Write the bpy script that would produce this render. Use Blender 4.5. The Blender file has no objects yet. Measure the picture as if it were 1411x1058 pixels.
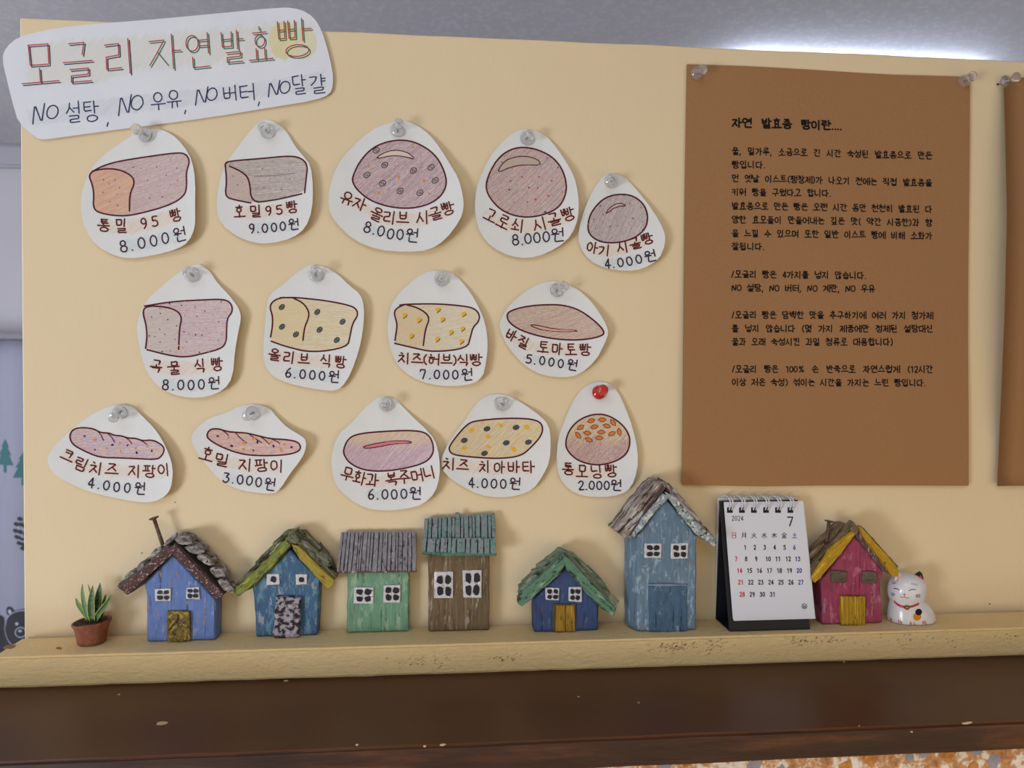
import bpy, bmesh, math, random
from mathutils import Vector, Matrix, noise
from mathutils.geometry import tessellate_polygon
random.seed(7)
scene = bpy.context.scene
col = scene.collection

# ------------------------------------------------------------------ camera
FPX = 1050.0
CAM = Vector((.2749, -.5268, .1749))
YAW, PIT, ROL = .0902, -.0141, .0030
_d = Vector((math.sin(YAW)*math.cos(PIT), math.cos(YAW)*math.cos(PIT), math.sin(PIT)))
_r = Vector((math.cos(YAW), -math.sin(YAW), 0)); _u = _r.cross(_d)
RR = _r*math.cos(ROL) + _u*math.sin(ROL); UU = _u*math.cos(ROL) - _r*math.sin(ROL)
cd = bpy.data.cameras.new('camera'); cam = bpy.data.objects.new('camera', cd); col.objects.link(cam)
cam.matrix_world = Matrix.Translation(CAM) @ Matrix((RR, UU, -_d)).transposed().to_4x4()
cd.sensor_fit = 'HORIZONTAL'; cd.sensor_width = 36; cd.lens = 36*FPX/1411; cd.clip_start = .01; cd.clip_end = 50
cd.dof.use_dof = True; cd.dof.focus_distance = .53; cd.dof.aperture_fstop = 16.0
scene.camera = cam
def ray(x, y): return _d + RR*((x-705.5)/FPX) - UU*((y-529)/FPX)
def P(x, y, dep=0.0):           # survey helper: where the sight line through a photo point meets the plane 'dep' in front of the board
    q = ray(x, y); return CAM + q*((-dep-CAM.y)/q.y)
def G(x, y, z=0.0):
    q = ray(x, y); return CAM + q*((z-CAM.z)/q.z)
def PL(x, y, p, n):
    q = ray(x, y); return CAM + q*((p-CAM).dot(n)/q.dot(n))

# ------------------------------------------------------------------ world, lights, exposure
w = bpy.data.worlds.new('world'); scene.world = w; w.use_nodes = True
bg = w.node_tree.nodes['Background']; bg.inputs[0].default_value = (1.0, .92, .74, 1); bg.inputs[1].default_value = .38
def area(name, loc, target, sx, sy, power, colr):
    l = bpy.data.lights.new(name, 'AREA'); l.shape = 'RECTANGLE'; l.size = sx; l.size_y = sy; l.energy = power; l.color = colr
    o = bpy.data.objects.new(name, l); col.objects.link(o); o.location = loc
    o.rotation_euler = (Vector(target)-Vector(loc)).to_track_quat('-Z', 'Y').to_euler(); return o
area('low_window_light', (-.72, -1.08, -.17), (.25, 0, .14), .38, .34, 8.3, (.90, .93, 1.0))
area('room_light_above', (-.1, -1.2, 1.1), (.2, 0, .25), 1.2, 1.0, 10.3, (.80, .89, 1.0))
area('low_warm_fill', (.75, -.75, -.15), (.55, 0, .0), 1.2, .35, 1.6, (1.0, .66, .26))  # added warm fill imitating bounce from low right; there are no tables
area('back_room_fill_right', (4.1, .9, .35), (.5, 2.2, .5), 1.6, 1.6, 60.0, (.95, .94, 1.0))  # unseen fill added to brighten the room behind the board, not a window
area('back_room_fill_left', (-2.5, .7, .1), (.3, 2.2, .9), 1.5, 1.5, 62.0, (.95, .94, 1.0))  # second added fill, lifts ceiling and back wall from the left; no window there
scene.view_settings.view_transform = 'Standard'; scene.view_settings.look = 'None'
scene.view_settings.gamma = 1; scene.view_settings.use_curve_mapping = False
scene.view_settings.exposure = 0.0

# ------------------------------------------------------------------ helpers
def lin(c):
    return tuple((v/255/12.92 if v/255 <= .04045 else ((v/255+.055)/1.055)**2.4) for v in c)
def link(name, me, mat=None, parent=None, at=None, smooth=False):
    o = bpy.data.objects.new(name, me); col.objects.link(o)
    if mat is not None:
        for m in (mat if isinstance(mat, (list, tuple)) else [mat]): me.materials.append(m)
    base = Vector(parent['_at']) if parent is not None else Vector((0, 0, 0))
    org = Vector(at) if at is not None else base
    if org.length > 0: me.transform(Matrix.Translation(-org))
    o.location = org - base; o['_at'] = tuple(org)
    if parent is not None: o.parent = parent
    if smooth:
        for p in me.polygons: p.use_smooth = True
    return o
def tag(o, label=None, cat=None, group=None, kind=None):
    if label: o['label'] = label
    if cat: o['category'] = cat
    if group: o['group'] = group
    if kind: o['kind'] = kind
    return o
def empty(name, at):
    o = bpy.data.objects.new(name, None); col.objects.link(o); o.empty_display_size = .01
    o.location = at; o['_at'] = tuple(at); return o
def mesh(verts, faces, name='m'):
    me = bpy.data.meshes.new(name); me.from_pydata([tuple(v) for v in verts], [], faces); me.update(); return me
def bm_mesh(bm, name='m'):
    bmesh.ops.recalc_face_normals(bm, faces=bm.faces[:])
    me = bpy.data.meshes.new(name); bm.to_mesh(me); bm.free(); return me
def box_bm(x0, x1, y0, y1, z0, z1, bevel=0):
    bm = bmesh.new(); bmesh.ops.create_cube(bm, size=1)
    for v in bm.verts:
        v.co = Vector(((x0+x1)/2+v.co.x*(x1-x0), (y0+y1)/2+v.co.y*(y1-y0), (z0+z1)/2+v.co.z*(z1-z0)))
    if bevel: bmesh.ops.bevel(bm, geom=bm.edges[:], offset=bevel, segments=2, affect='EDGES')
    return bm
def cutgrid(bm, step, axes='xz'):
    for ax in axes:
        i = 'xyz'.index(ax); n = Vector((0, 0, 0)); n[i] = 1
        cs = [v.co[i] for v in bm.verts]; a, b = min(cs), max(cs)
        k = max(1, int(round((b-a)/step)))
        for j in range(1, k):
            c = Vector((0, 0, 0)); c[i] = a+(b-a)*j/k
            bmesh.ops.bisect_plane(bm, geom=bm.verts[:]+bm.edges[:]+bm.faces[:], dist=1e-6, plane_co=c, plane_no=n)
def rough(bm, amp, freq=250, seed=0):
    bm.normal_update(); off = Vector((seed*3.1, seed*1.7, seed*.9))
    ds = [(v, v.normal*(noise.noise(v.co*freq+off)*amp) + noise.noise_vector(v.co*freq*.6+off)*amp*.5) for v in bm.verts]
    for v, d in ds: v.co += d
def loft_bm(rings, bevel=.0004):
    """rings: list of (list of world points) of equal length, front first"""
    bm = bmesh.new(); R = [[bm.verts.new(p) for p in r] for r in rings]; n = len(rings[0])
    bm.faces.new(R[0]); bm.faces.new(R[-1][::-1])
    for a, b in zip(R[:-1], R[1:]):
        for i in range(n): bm.faces.new((a[i], b[i], b[(i+1) % n], a[(i+1) % n]))
    bmesh.ops.recalc_face_normals(bm, faces=bm.faces[:])
    if bevel: bmesh.ops.bevel(bm, geom=bm.edges[:], offset=bevel, segments=1, affect='EDGES', clamp_overlap=True)
    bmesh.ops.triangulate(bm, faces=[f for f in bm.faces if len(f.verts) > 4])
    return bm
def prism(pts, d0, d1, bevel=.0004, step=.003, amp=.0003, seed=0, shift=0):
    """pts: outline on the plane at depth d0 (photo survey points), carried straight back to depth d1"""
    f = [P(x, y, d0) for x, y in pts]; b = [Vector((p.x, -d1, p.z+shift)) for p in f]
    bm = loft_bm([f, b], bevel)
    if step: cutgrid(bm, step, 'xz')
    if amp: rough(bm, amp, seed=seed)
    return bm_mesh(bm)
def Z(x0, y0, s): return lambda pts: [(x0+x/s, y0+y/s) for x, y in pts]

# ------------------------------------------------------------------ materials
def newmat(name):
    m = bpy.data.materials.new(name); m.use_nodes = True
    nt = m.node_tree; return m, nt, nt.nodes, nt.links, nt.nodes['Principled BSDF']
def plain(name, c, rough_=.6, metal=0, spec=.4, coat=0):
    m, nt, N, L, B = newmat(name)
    B.inputs['Base Color'].default_value = (*lin(c), 1); B.inputs['Roughness'].default_value = rough_
    B.inputs['Metallic'].default_value = metal; B.inputs['Specular IOR Level'].default_value = spec
    B.inputs['Coat Weight'].default_value = coat
    return m
def noisy(name, stops, scale=(200, 200, 200), rough_=.7, bump=.3, bscale=None, bdist=.0006, detail=6, chips=None, spec=.3, coord='Object', distort=0, rot=0):
    """stops: [(pos, rgb)] ramp over stretched noise; chips: [(rgb, scale, threshold, width)] worn patches on top"""
    m, nt, N, L, B = newmat(name)
    tc = N.new('ShaderNodeTexCoord')
    def nz(sc, det=6, dist=0, rgh=.6):
        src = tc.outputs[coord]
        if rot:
            m0 = N.new('ShaderNodeMapping'); m0.inputs['Rotation'].default_value = (0, rot, 0); L.new(src, m0.inputs['Vector']); src = m0.outputs[0]
        mp = N.new('ShaderNodeMapping'); mp.inputs['Scale'].default_value = sc; L.new(src, mp.inputs['Vector'])
        t = N.new('ShaderNodeTexNoise'); t.inputs['Scale'].default_value = 1; t.inputs['Detail'].default_value = det
        t.inputs['Distortion'].default_value = dist; t.inputs['Roughness'].default_value = rgh
        L.new(mp.outputs[0], t.inputs['Vector']); return t.outputs['Fac']
    n1 = nz(scale, detail, distort)
    rp = N.new('ShaderNodeValToRGB'); L.new(n1, rp.inputs[0]); el = rp.color_ramp.elements
    while len(el) < len(stops): el.new(.5)
    for e, (p, c) in zip(el, stops): e.position = p; e.color = (*lin(c), 1)
    out = rp.outputs[0]
    for i, (c, sc, th, wd) in enumerate(chips or []):
        n = nz(sc, 8, .3, .7); mr = N.new('ShaderNodeMapRange'); mr.inputs[1].default_value = th; mr.inputs[2].default_value = th+wd; L.new(n, mr.inputs[0])
        mx = N.new('ShaderNodeMix'); mx.data_type = 'RGBA'; L.new(mr.outputs[0], mx.inputs[0]); L.new(out, mx.inputs[6]); mx.inputs[7].default_value = (*lin(c), 1); out = mx.outputs[2]
    L.new(out, B.inputs['Base Color'])
    B.inputs['Roughness'].default_value = rough_; B.inputs['Specular IOR Level'].default_value = spec
    if bump:
        n2 = nz(bscale or scale, 8, .2, .65); bp = N.new('ShaderNodeBump'); bp.inputs['Strength'].default_value = bump; bp.inputs['Distance'].default_value = bdist
        L.new(n2, bp.inputs['Height']); L.new(bp.outputs[0], B.inputs['Normal'])
    return m
M = {}
M['board'] = noisy('cream_paint', [(.3, (231, 210, 173)), (.7, (235, 215, 180))], (6, 6, 2), .62, .6, (900, 900, 60), .00022,
                   chips=[((150, 122, 80), (150, 150, 150), .735, .02)])
M['ledge'] = noisy('ledge_paint', [(.3, (246, 216, 158)), (.7, (250, 222, 168))], (8, 8, 8), .6, 1.0, (220, 260, 420), .0016,
                   chips=[((120, 88, 48), (420, 420, 420), .70, .03)])
M['beam'] = noisy('brown_gloss_paint', [(.25, (72, 42, 26)), (.5, (84, 50, 29)), (.75, (90, 60, 32))], (7, 14, 14), .42, .22, (250, 90, 250), .0003, spec=.3,
                  chips=[((200, 170, 140), (160, 260, 260), .80, .01)])
M['beam_edge'] = noisy('worn_brown_edge', [(.3, (50, 32, 26)), (.5, (66, 42, 33)), (.62, (92, 56, 38)), (.75, (118, 72, 46))], (14, 60, 110), .5, .5, (60, 200, 400), .0006, spec=.4)
M['ceiling'] = noisy('ceiling_paper', [(.3, (184, 184, 190)), (.7, (188, 188, 194))], (2, 2, 2), .8, .1, (40, 40, 40), .001,
                     chips=[((196, 197, 203), (60, 60, 60), .52, .04)])
M['wall'] = noisy('room_wall', [(.3, (186, 186, 194)), (.7, (192, 192, 200))], (3, 3, 3), .8, .1, (30, 30, 30), .001)
M['cornice'] = plain('cornice_paint', (170, 170, 182))
M['floor'] = noisy('floor_screed', [(.3, (120, 116, 110)), (.7, (140, 136, 128))], (5, 5, 5), .6, .1)
M['curtain'] = noisy('curtain_cloth', [(.3, (158, 162, 182)), (.7, (164, 168, 188))], (3, 3, 1), .9, .3, (200, 200, 200), .001)
M['teal'] = plain('teal_print', (74, 122, 128), .9); M['charcoal'] = plain('charcoal_print', (66, 68, 76), .9); M['paleprint'] = plain('pale_print', (190, 196, 215), .9)
M['card'] = noisy('white_card', [(.3, (226, 228, 230)), (.7, (233, 234, 235))], (40, 40, 40), .75, .15, (900, 900, 900), .0001)
M['sign'] = noisy('sign_card', [(.3, (226, 228, 238)), (.7, (232, 234, 243))], (40, 40, 40), .75, .15, (900, 900, 900), .0001)
M['kraft'] = noisy('kraft_paper', [(.3, (158, 116, 78)), (.7, (166, 123, 84))], (700, 700, 700), .8, .2, (500, 500, 500), .0001)
# pigment: colours of the pens and pencils come from the mesh
m, nt, N, L, B = newmat('pigment'); a = N.new('ShaderNodeVertexColor'); a.layer_name = 'Col'; L.new(a.outputs[0], B.inputs['Base Color']); B.inputs['Roughness'].default_value = .7; B.inputs['Specular IOR Level'].default_value = .2
M['ink'] = m
M['black_card'] = plain('black_card', (22, 26, 33), .45); M['page'] = plain('page_paper', (222, 224, 236), .7)
M['wire'] = plain('white_wire', (215, 215, 222), .35); M['hole'] = plain('punched_hole', (28, 30, 36), .8)
def glass(name, c, tr, ro):
    m = plain(name, c, ro, 0, .5); B = m.node_tree.nodes['Principled BSDF']; B.inputs['Transmission Weight'].default_value = tr; B.inputs['IOR'].default_value = 1.18 if tr > .5 else 1.45; B.inputs['Coat Weight'].default_value = .8; B.inputs['Coat Roughness'].default_value = .05; return m
M['clear'] = glass('clear_plastic', (252, 252, 255), .88, .10); M['red'] = glass('red_plastic', (225, 62, 52), .25, .15)
M['steel'] = plain('pin_steel', (170, 172, 178), .3, 1)

# ------------------------------------------------------------------ the setting: room beyond the board
ZC = CAM.z + .90; YW = 2.70; ZF = -1.25
def setting(name, bm, mat): return tag(link(name, bm_mesh(bm), mat), kind='structure')
o = setting('ceiling', box_bm(-2.6, 4.2, -2.6, YW+.1, ZC, ZC+.08), M['ceiling']); tag(o, 'pale grey ceiling with faint leafy wallpaper pattern')
o = setting('floor', box_bm(-2.6, 4.2, -2.6, YW+.1, ZF-.08, ZF), M['floor']); tag(o, 'grey floor of the room, far below the shelf')
o = setting('wall_back', box_bm(-2.6, 4.2, YW, YW+.1, ZF, ZC), M['wall']); tag(o, 'pale lilac wall far behind the board')
o = setting('wall_left', box_bm(-2.7, -2.6, -2.6, YW+.1, ZF, ZC), M['wall']); tag(o, 'pale lilac side wall at far left')
o = setting('wall_right', box_bm(4.2, 4.3, -2.6, YW+.1, ZF, ZC), M['wall']); tag(o, 'pale lilac side wall at far right')
bm = box_bm(-2.6, 4.2, YW-.035, YW, ZC-.09, ZC, .01)
o = setting('trim_1', bm, M['cornice']); tag(o, 'narrow cornice where the back wall meets the ceiling')

# curtain with printed woodland pattern
YC = 2.58
def cur(x, z): return YC + .022*math.sin(x*21) + .012*math.sin(x*47+1) + .004*math.sin(z*3+x*9)
zt = P(16, 468, -YC).z; nx, nz_ = 200, 16
vs = []; fs = []
X0, X1 = -2.2, -.2
for j in range(nz_+1):
    for i in range(nx+1):
        x = X0+(X1-X0)*i/nx; z = ZF+.02+(zt-ZF-.02)*j/nz_
        vs.append((x, cur(x, z), z))
for j in range(nz_):
    for i in range(nx): q = j*(nx+1)+i; fs.append((q, q+1, q+nx+2, q+nx+1))
curtain = link('curtain', mesh(vs, fs), M['curtain'], at=(X0, YC, ZF), smooth=True)
tag(curtain, 'pale blue curtain printed with teal trees and a brown bear, left of the board', 'curtain')
sm = curtain.modifiers.new('t', 'SOLIDIFY'); sm.thickness = .002; sm.offset = 1
def on_cur(px, py, lift=.004):
    p = P(px, py, -YC); return Vector((p.x, cur(p.x, p.z)-lift, p.z))
def cprint(name, polys, mat, lift=.004):
    vs = []; fs = []
    for poly in polys:
        bm = bmesh.new(); bm.faces.new([bm.verts.new(P(x, y, -YC)) for x, y in poly]); cutgrid(bm, .012, 'x'); bmesh.ops.triangulate(bm, faces=bm.faces[:])
        b0 = len(vs); bm.verts.ensure_lookup_table()
        for v in bm.verts: vs.append((v.co.x, cur(v.co.x, v.co.z)-lift, v.co.z))
        for f in bm.faces: fs.append(tuple(b0+v.index for v in f.verts))
        bm.free()
    return link(name, mesh(vs, fs), mat, curtain)
zz = Z(0, 600, 3.527)
def tree(dx, dy): return zz([(x+dx, y+dy) for x, y in [(15, 18), (38, 55), (30, 58), (52, 95), (40, 97), (65, 145), (24, 145), (24, 182), (6, 182), (6, 145), (-35, 145), (-10, 97), (-22, 95), (0, 58), (-8, 55)]])
t1 = cprint('tree_print', [tree(0, 0)], M['teal']); tag(t1, 'teal pine tree print at the curtain edge')
t2 = cprint('tree_print', [tree(98, 60)], M['teal']); tag(t2, 'teal pine tree print half behind the board')
t3 = cprint('tree_print', [tree(-110, 90)], M['teal'])
def ell(cx, cy, rx, ry, n=14, a=0, t0=0, t1=2*math.pi, closed=True):
    out = []
    for i in range(n if closed else n+1):
        t = t0+(t1-t0)*i/n; x, y = rx*math.cos(t), ry*math.sin(t)
        out.append((cx+x*math.cos(a)-y*math.sin(a), cy+x*math.sin(a)+y*math.cos(a)))
    return out
cone = [zz(ell(x, y, 14, 10, 10, .4)) for x, y in [(98, 405), (82, 430), (104, 432), (78, 462), (100, 468), (122, 440), (85, 492), (106, 500), (126, 480), (96, 522), (116, 530), (112, 548)]]
c = cprint('pine_cone_print', cone, M['charcoal']); cprint('pine_cone_gap', [zz(ell(x, y, 7, 3, 8, .5)) for x, y in [(92, 448), (112, 456), (90, 480), (110, 492), (104, 512)]], M['paleprint'], .006)
bear = [zz([(20, 1040), (15, 960), (28, 900), (45, 868), (75, 848), (120, 840), (165, 850), (200, 880), (215, 960), (215, 1060), (20, 1060)]), zz(ell(46, 855, 24, 24)), zz(ell(190, 855, 24, 24)), zz([(-60, 1080), (-60, 900), (-20, 880), (5, 890), (16, 930), (14, 1080)])]
cprint('bear_print', bear, M['charcoal'], .004)
def strip(pts, wd, closed=False):
    out = []; n = len(pts)
    for i in range(n if closed else n-1):
        (x0, y0), (x1, y1) = pts[i], pts[(i+1) % n]; l = math.hypot(x1-x0, y1-y0) or 1; nx_, ny_ = -(y1-y0)/l*wd/2, (x1-x0)/l*wd/2
        out.append([(x0+nx_, y0+ny_), (x1+nx_, y1+ny_), (x1-nx_, y1-ny_), (x0-nx_, y0-ny_)])
    return out
lines = strip(zz(ell(115, 940, 102, 92, 26)), 1.1, True)+strip(zz(ell(103, 955, 26, 24, 16)), 1.2, True)+[zz(ell(85, 913, 8, 8)), zz(ell(145, 913, 8, 8)), zz(ell(100, 948, 9, 6)), zz(ell(48, 855, 11, 11))]
cprint('bear_outline', lines, M['paleprint'], .006)['kind'] = 'stuff'
# curtain rail
bm = box_bm(-2.3, -.1, YC-.03, YC+.03, zt+.001, zt+.024, .004)
tag(link('curtain_rail', bm_mesh(bm), plain('rail_grey', (128, 128, 140), .5), at=(X0, YC, zt)), 'thin grey curtain rail above the printed curtain', 'rail')

# ceiling lamp hidden behind the top edge of the board
lp = G(1150, 126, ZC-.05)
lamp = empty('ceiling_lamp', (lp.x, lp.y, ZC))
tag(lamp, 'flat white ceiling lamp glowing just behind the top of the board', 'lamp')
link('lamp_housing', bm_mesh(box_bm(lp.x-.33, lp.x+.33, lp.y-.10, lp.y+.10, ZC-.02, ZC, .004)), plain('lamp_white', (225, 226, 230), .4), lamp)
m, nt, N, L, B = newmat('lit_diffuser'); B.inputs['Emission Color'].default_value = (.72, .82, 1, 1); B.inputs['Emission Strength'].default_value = 9; B.inputs['Base Color'].default_value = (.9, .9, .9, 1)
link('lamp_diffuser', bm_mesh(box_bm(lp.x-.36, lp.x+.36, lp.y-.13, lp.y+.13, ZC-.06, ZC-.021, .008)), m, lamp)

# ------------------------------------------------------------------ board, ledge, beam, low wall
tl, bl = P(27, 24), P(33.5, 877); XR = .93
TB = .012
vs = [Vector((tl.x, 0, tl.z)), Vector((XR, 0, .4051)), Vector((XR, 0, -.0192)), Vector((bl.x, 0, -.0192))]
bm = loft_bm([vs, [v+Vector((0, TB, 0)) for v in vs]], .0008); cutgrid(bm, .02, 'xz')
for v in bm.verts:
    v.co.y += (noise.noise(v.co*9)*.0006 if v.co.y < .006 else 0)
    if v.co.z > .40: v.co.z += noise.noise(Vector((v.co.x*25, 3, 1)))*.0007
board = link('wooden_board', bm_mesh(bm), M['board'], at=(bl.x, 0, -.019))
tag(board, 'cream painted wooden board that carries the hand-drawn bread cards', 'board')
LD, LT = .0366, .0192
bm = box_bm(bl.x-.001, XR, -LD, -.0014, -LT, 0, .0014); cutgrid(bm, .012, 'x'); cutgrid(bm, .006, 'yz')
rough(bm, .00035, 120)
for v in bm.verts: v.co.z = min(v.co.z, .0) if v.co.z > -.0005 else v.co.z
ledge = link('wooden_ledge', bm_mesh(bm), M['ledge'], at=(bl.x, -LD, -LT))
tag(ledge, 'cream painted wooden ledge along the foot of the board with the little houses on it', 'ledge')
mk = noisy('bare_wood_mark', [(.3, (120, 84, 48)), (.7, (190, 150, 100))], (600, 600, 600), .8)
def blot(name, px, py, rx, ry, z, parent, mat, a=0, th=.0003, seed=0, plane='z'):
    pts = ell(px, py, rx, ry, 12, a); rnd = random.Random(seed)
    pts = [(px+(x-px)*rnd.uniform(.7, 1.2), py+(y-py)*rnd.uniform(.7, 1.2)) for x, y in pts]
    g = [(G(x, y, z) if plane == 'z' else P(x, y, z)) for x, y in pts]
    n = Vector((0, 0, th)) if plane == 'z' else Vector((0, -th, 0))
    return link(name, bm_mesh(loft_bm([[p+n for p in g], [p-n for p in g]], 0)), mat, parent)
tag(blot('knot', 14, 891, 9, 2.6, .00005, ledge, mk, -.15, .0002, 3), 'brown knot at the left end')
blot('knot', 81, 893, 4, 1.6, .00005, ledge, mk, .1, .0002, 5)
crumb = noisy('dry_filler', [(.3, (205, 170, 118)), (.7, (228, 196, 144))], (500, 500, 500), .8)
for i in range(14):
    blot('filler_crumb', 68+i*3.1+random.uniform(-1, 1), 873.5+random.uniform(-1.8, 1.5)-i*.1, random.uniform(2, 4), random.uniform(.8, 1.6), .0002, ledge, crumb, random.uniform(-.4, .2), .0006, 40+i)
# gouges on the front of the ledge: small dark pits in two patches
pit = plain('pit', (110, 82, 44), .9); pv = []; pf = []
rnd = random.Random(4)
for (cx, cy, sx, sy, n) in [(925, 892, 26, 6, 60), (985, 890, 20, 7, 30), (1110, 884, 22, 4, 26), (1145, 882, 14, 3, 16), (590, 911, 40, 6, 26), (695, 907, 18, 4, 20), (1390, 877, 14, 5, 14), (1250, 885, 60, 8, 24)]:
    for k in range(n):
        x, y = rnd.gauss(cx, sx*.6), rnd.gauss(cy, sy*.7); l = rnd.uniform(.8, 2.6); t = rnd.uniform(.4, .9)
        a, b = P(x, y, LD+.00045), P(x+l*1.2, y-l*.8, LD+.00045); h = Vector((0, 0, .00018*t+.0001)); k0 = len(pv)
        if a.z > -.0015 or a.z < -.018: continue
        pv += [a-h, b-h*.5, b+h*.5, a+h]; pf.append((k0, k0+1, k0+2, k0+3))
o = link('paint_pit', mesh(pv, pf), pit, ledge); o['kind'] = 'stuff'

BD = .1296; ZB = -.0194
bm = box_bm(-.7, 1.7, -BD, .03, ZB-.0165, ZB, 0)
bmesh.ops.bevel(bm, geom=[e for e in bm.edges if all(v.co.y < -BD+.001 for v in e.verts) and abs(e.verts[0].co.x-e.verts[1].co.x) > 1], offset=.0016, segments=3, affect='EDGES')
cutgrid(bm, .03, 'x'); cutgrid(bm, .004, 'z')
for v in bm.verts:
    if v.co.y < -BD+.004: v.co.y += noise.noise(v.co*60)*.0006; v.co.z += noise.noise(v.co*40+Vector((5, 5, 5)))*.0004
beam = link('wooden_beam', bm_mesh(bm), [M['beam'], M['beam_edge']], at=(0, -BD, ZB-.0165))
for p in beam.data.polygons:
    if p.center.y+(-BD) < -BD+.0012 and abs(p.normal.z) < .9: p.material_index = 1
tag(beam, 'dark brown varnished wooden beam below the cream ledge', 'beam')
fl = plain('pale_chip', (206, 176, 140), .7)
for i, (x, y, rx, ry) in enumerate([(223, 997, 8, 2.4), (164, 957, 2, 1), (394, 938, 3, 1), (1184, 975+25, 1, .6), (797, 960, 2, .8), (880, 968, 1.6, .8), (1163, 892+20, 1.5, 1)]):
    blot('pale_chip', x, y, rx, ry, ZB, beam, fl, -.1, .0002, i)
for i, (x, y, rx, ry) in enumerate([(1332, 996, 7, 1.5), (1256, 1008, 2, 1), (610, 1026, 4, 1.6), (585, 1028, 2, 1.5), (492, 1026, 2, 1)]):
    blot('pale_chip', x, y, rx, ry, BD+.0006, beam, fl, -.15, .0003, i+20, 'y')
# stone-clad low wall that carries the beam
m, nt, N, L, B = newmat('breccia_stone'); tc = N.new('ShaderNodeTexCoord')
n0 = N.new('ShaderNodeTexNoise'); n0.inputs['Scale'].default_value = 120; n0.inputs['Detail'].default_value = 7; n0.inputs['Roughness'].default_value = .7; L.new(tc.outputs['Object'], n0.inputs['Vector'])
rp = N.new('ShaderNodeValToRGB'); L.new(n0.outputs[0], rp.inputs[0]); e = rp.color_ramp.elements; e.new(.5); e.new(.6); e.new(.66)
for k, (p_, c_) in enumerate([(.3, (140, 88, 50)), (.42, (192, 136, 94)), (.50, (212, 164, 122)), (.55, (238, 226, 216)), (.7, (250, 250, 255))]): e[k].position = p_; e[k].color = (*lin(c_), 1)
L.new(rp.outputs[0], B.inputs['Base Color']); B.inputs['Roughness'].default_value = .35
M['stone'] = m
lw = link('wall_low', bm_mesh(box_bm(-.7, 1.7, -.112, .02, ZF, ZB-.0166)), M['stone'], at=(0, -.05, ZF)); tag(lw, 'low wall faced with orange and grey broken stone under the brown beam', None, None, 'structure')
greyst = noisy('grey_stone_chip', [(.3, (140, 140, 158)), (.7, (168, 168, 186))], (200, 200, 200), .4, .1)
greyst2 = noisy('orange_stone_chip', [(.3, (168, 98, 44)), (.6, (214, 148, 82)), (.8, (226, 190, 150))], (260, 260, 260), .4, .1)
seen = []
for k in range(400):
    x = random.uniform(.15, .85); z = random.uniform(-.066, -.040); r = random.uniform(.003, .0068); n = random.randint(4, 6); a0 = random.uniform(0, 6)
    if any(math.hypot(x-a_, z-b_) < (r+c_)*1.12 for a_, b_, c_ in seen) or z+r*1.1 > ZB-.0168: continue
    seen.append((x, z, r))
    pts = [Vector((x+r*random.uniform(.7, 1.1)*math.cos(a0+2*math.pi*i/n), -.1123, z+r*random.uniform(.7, 1.1)*math.sin(a0+2*math.pi*i/n))) for i in range(n)]
    if max(p.z for p in pts) > ZB-.0168: continue
    link('stone_chip', bm_mesh(loft_bm([pts, [p+Vector((0, .0006, 0)) for p in pts]], 0)), greyst if random.random() < .55 else greyst2, lw)

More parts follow.
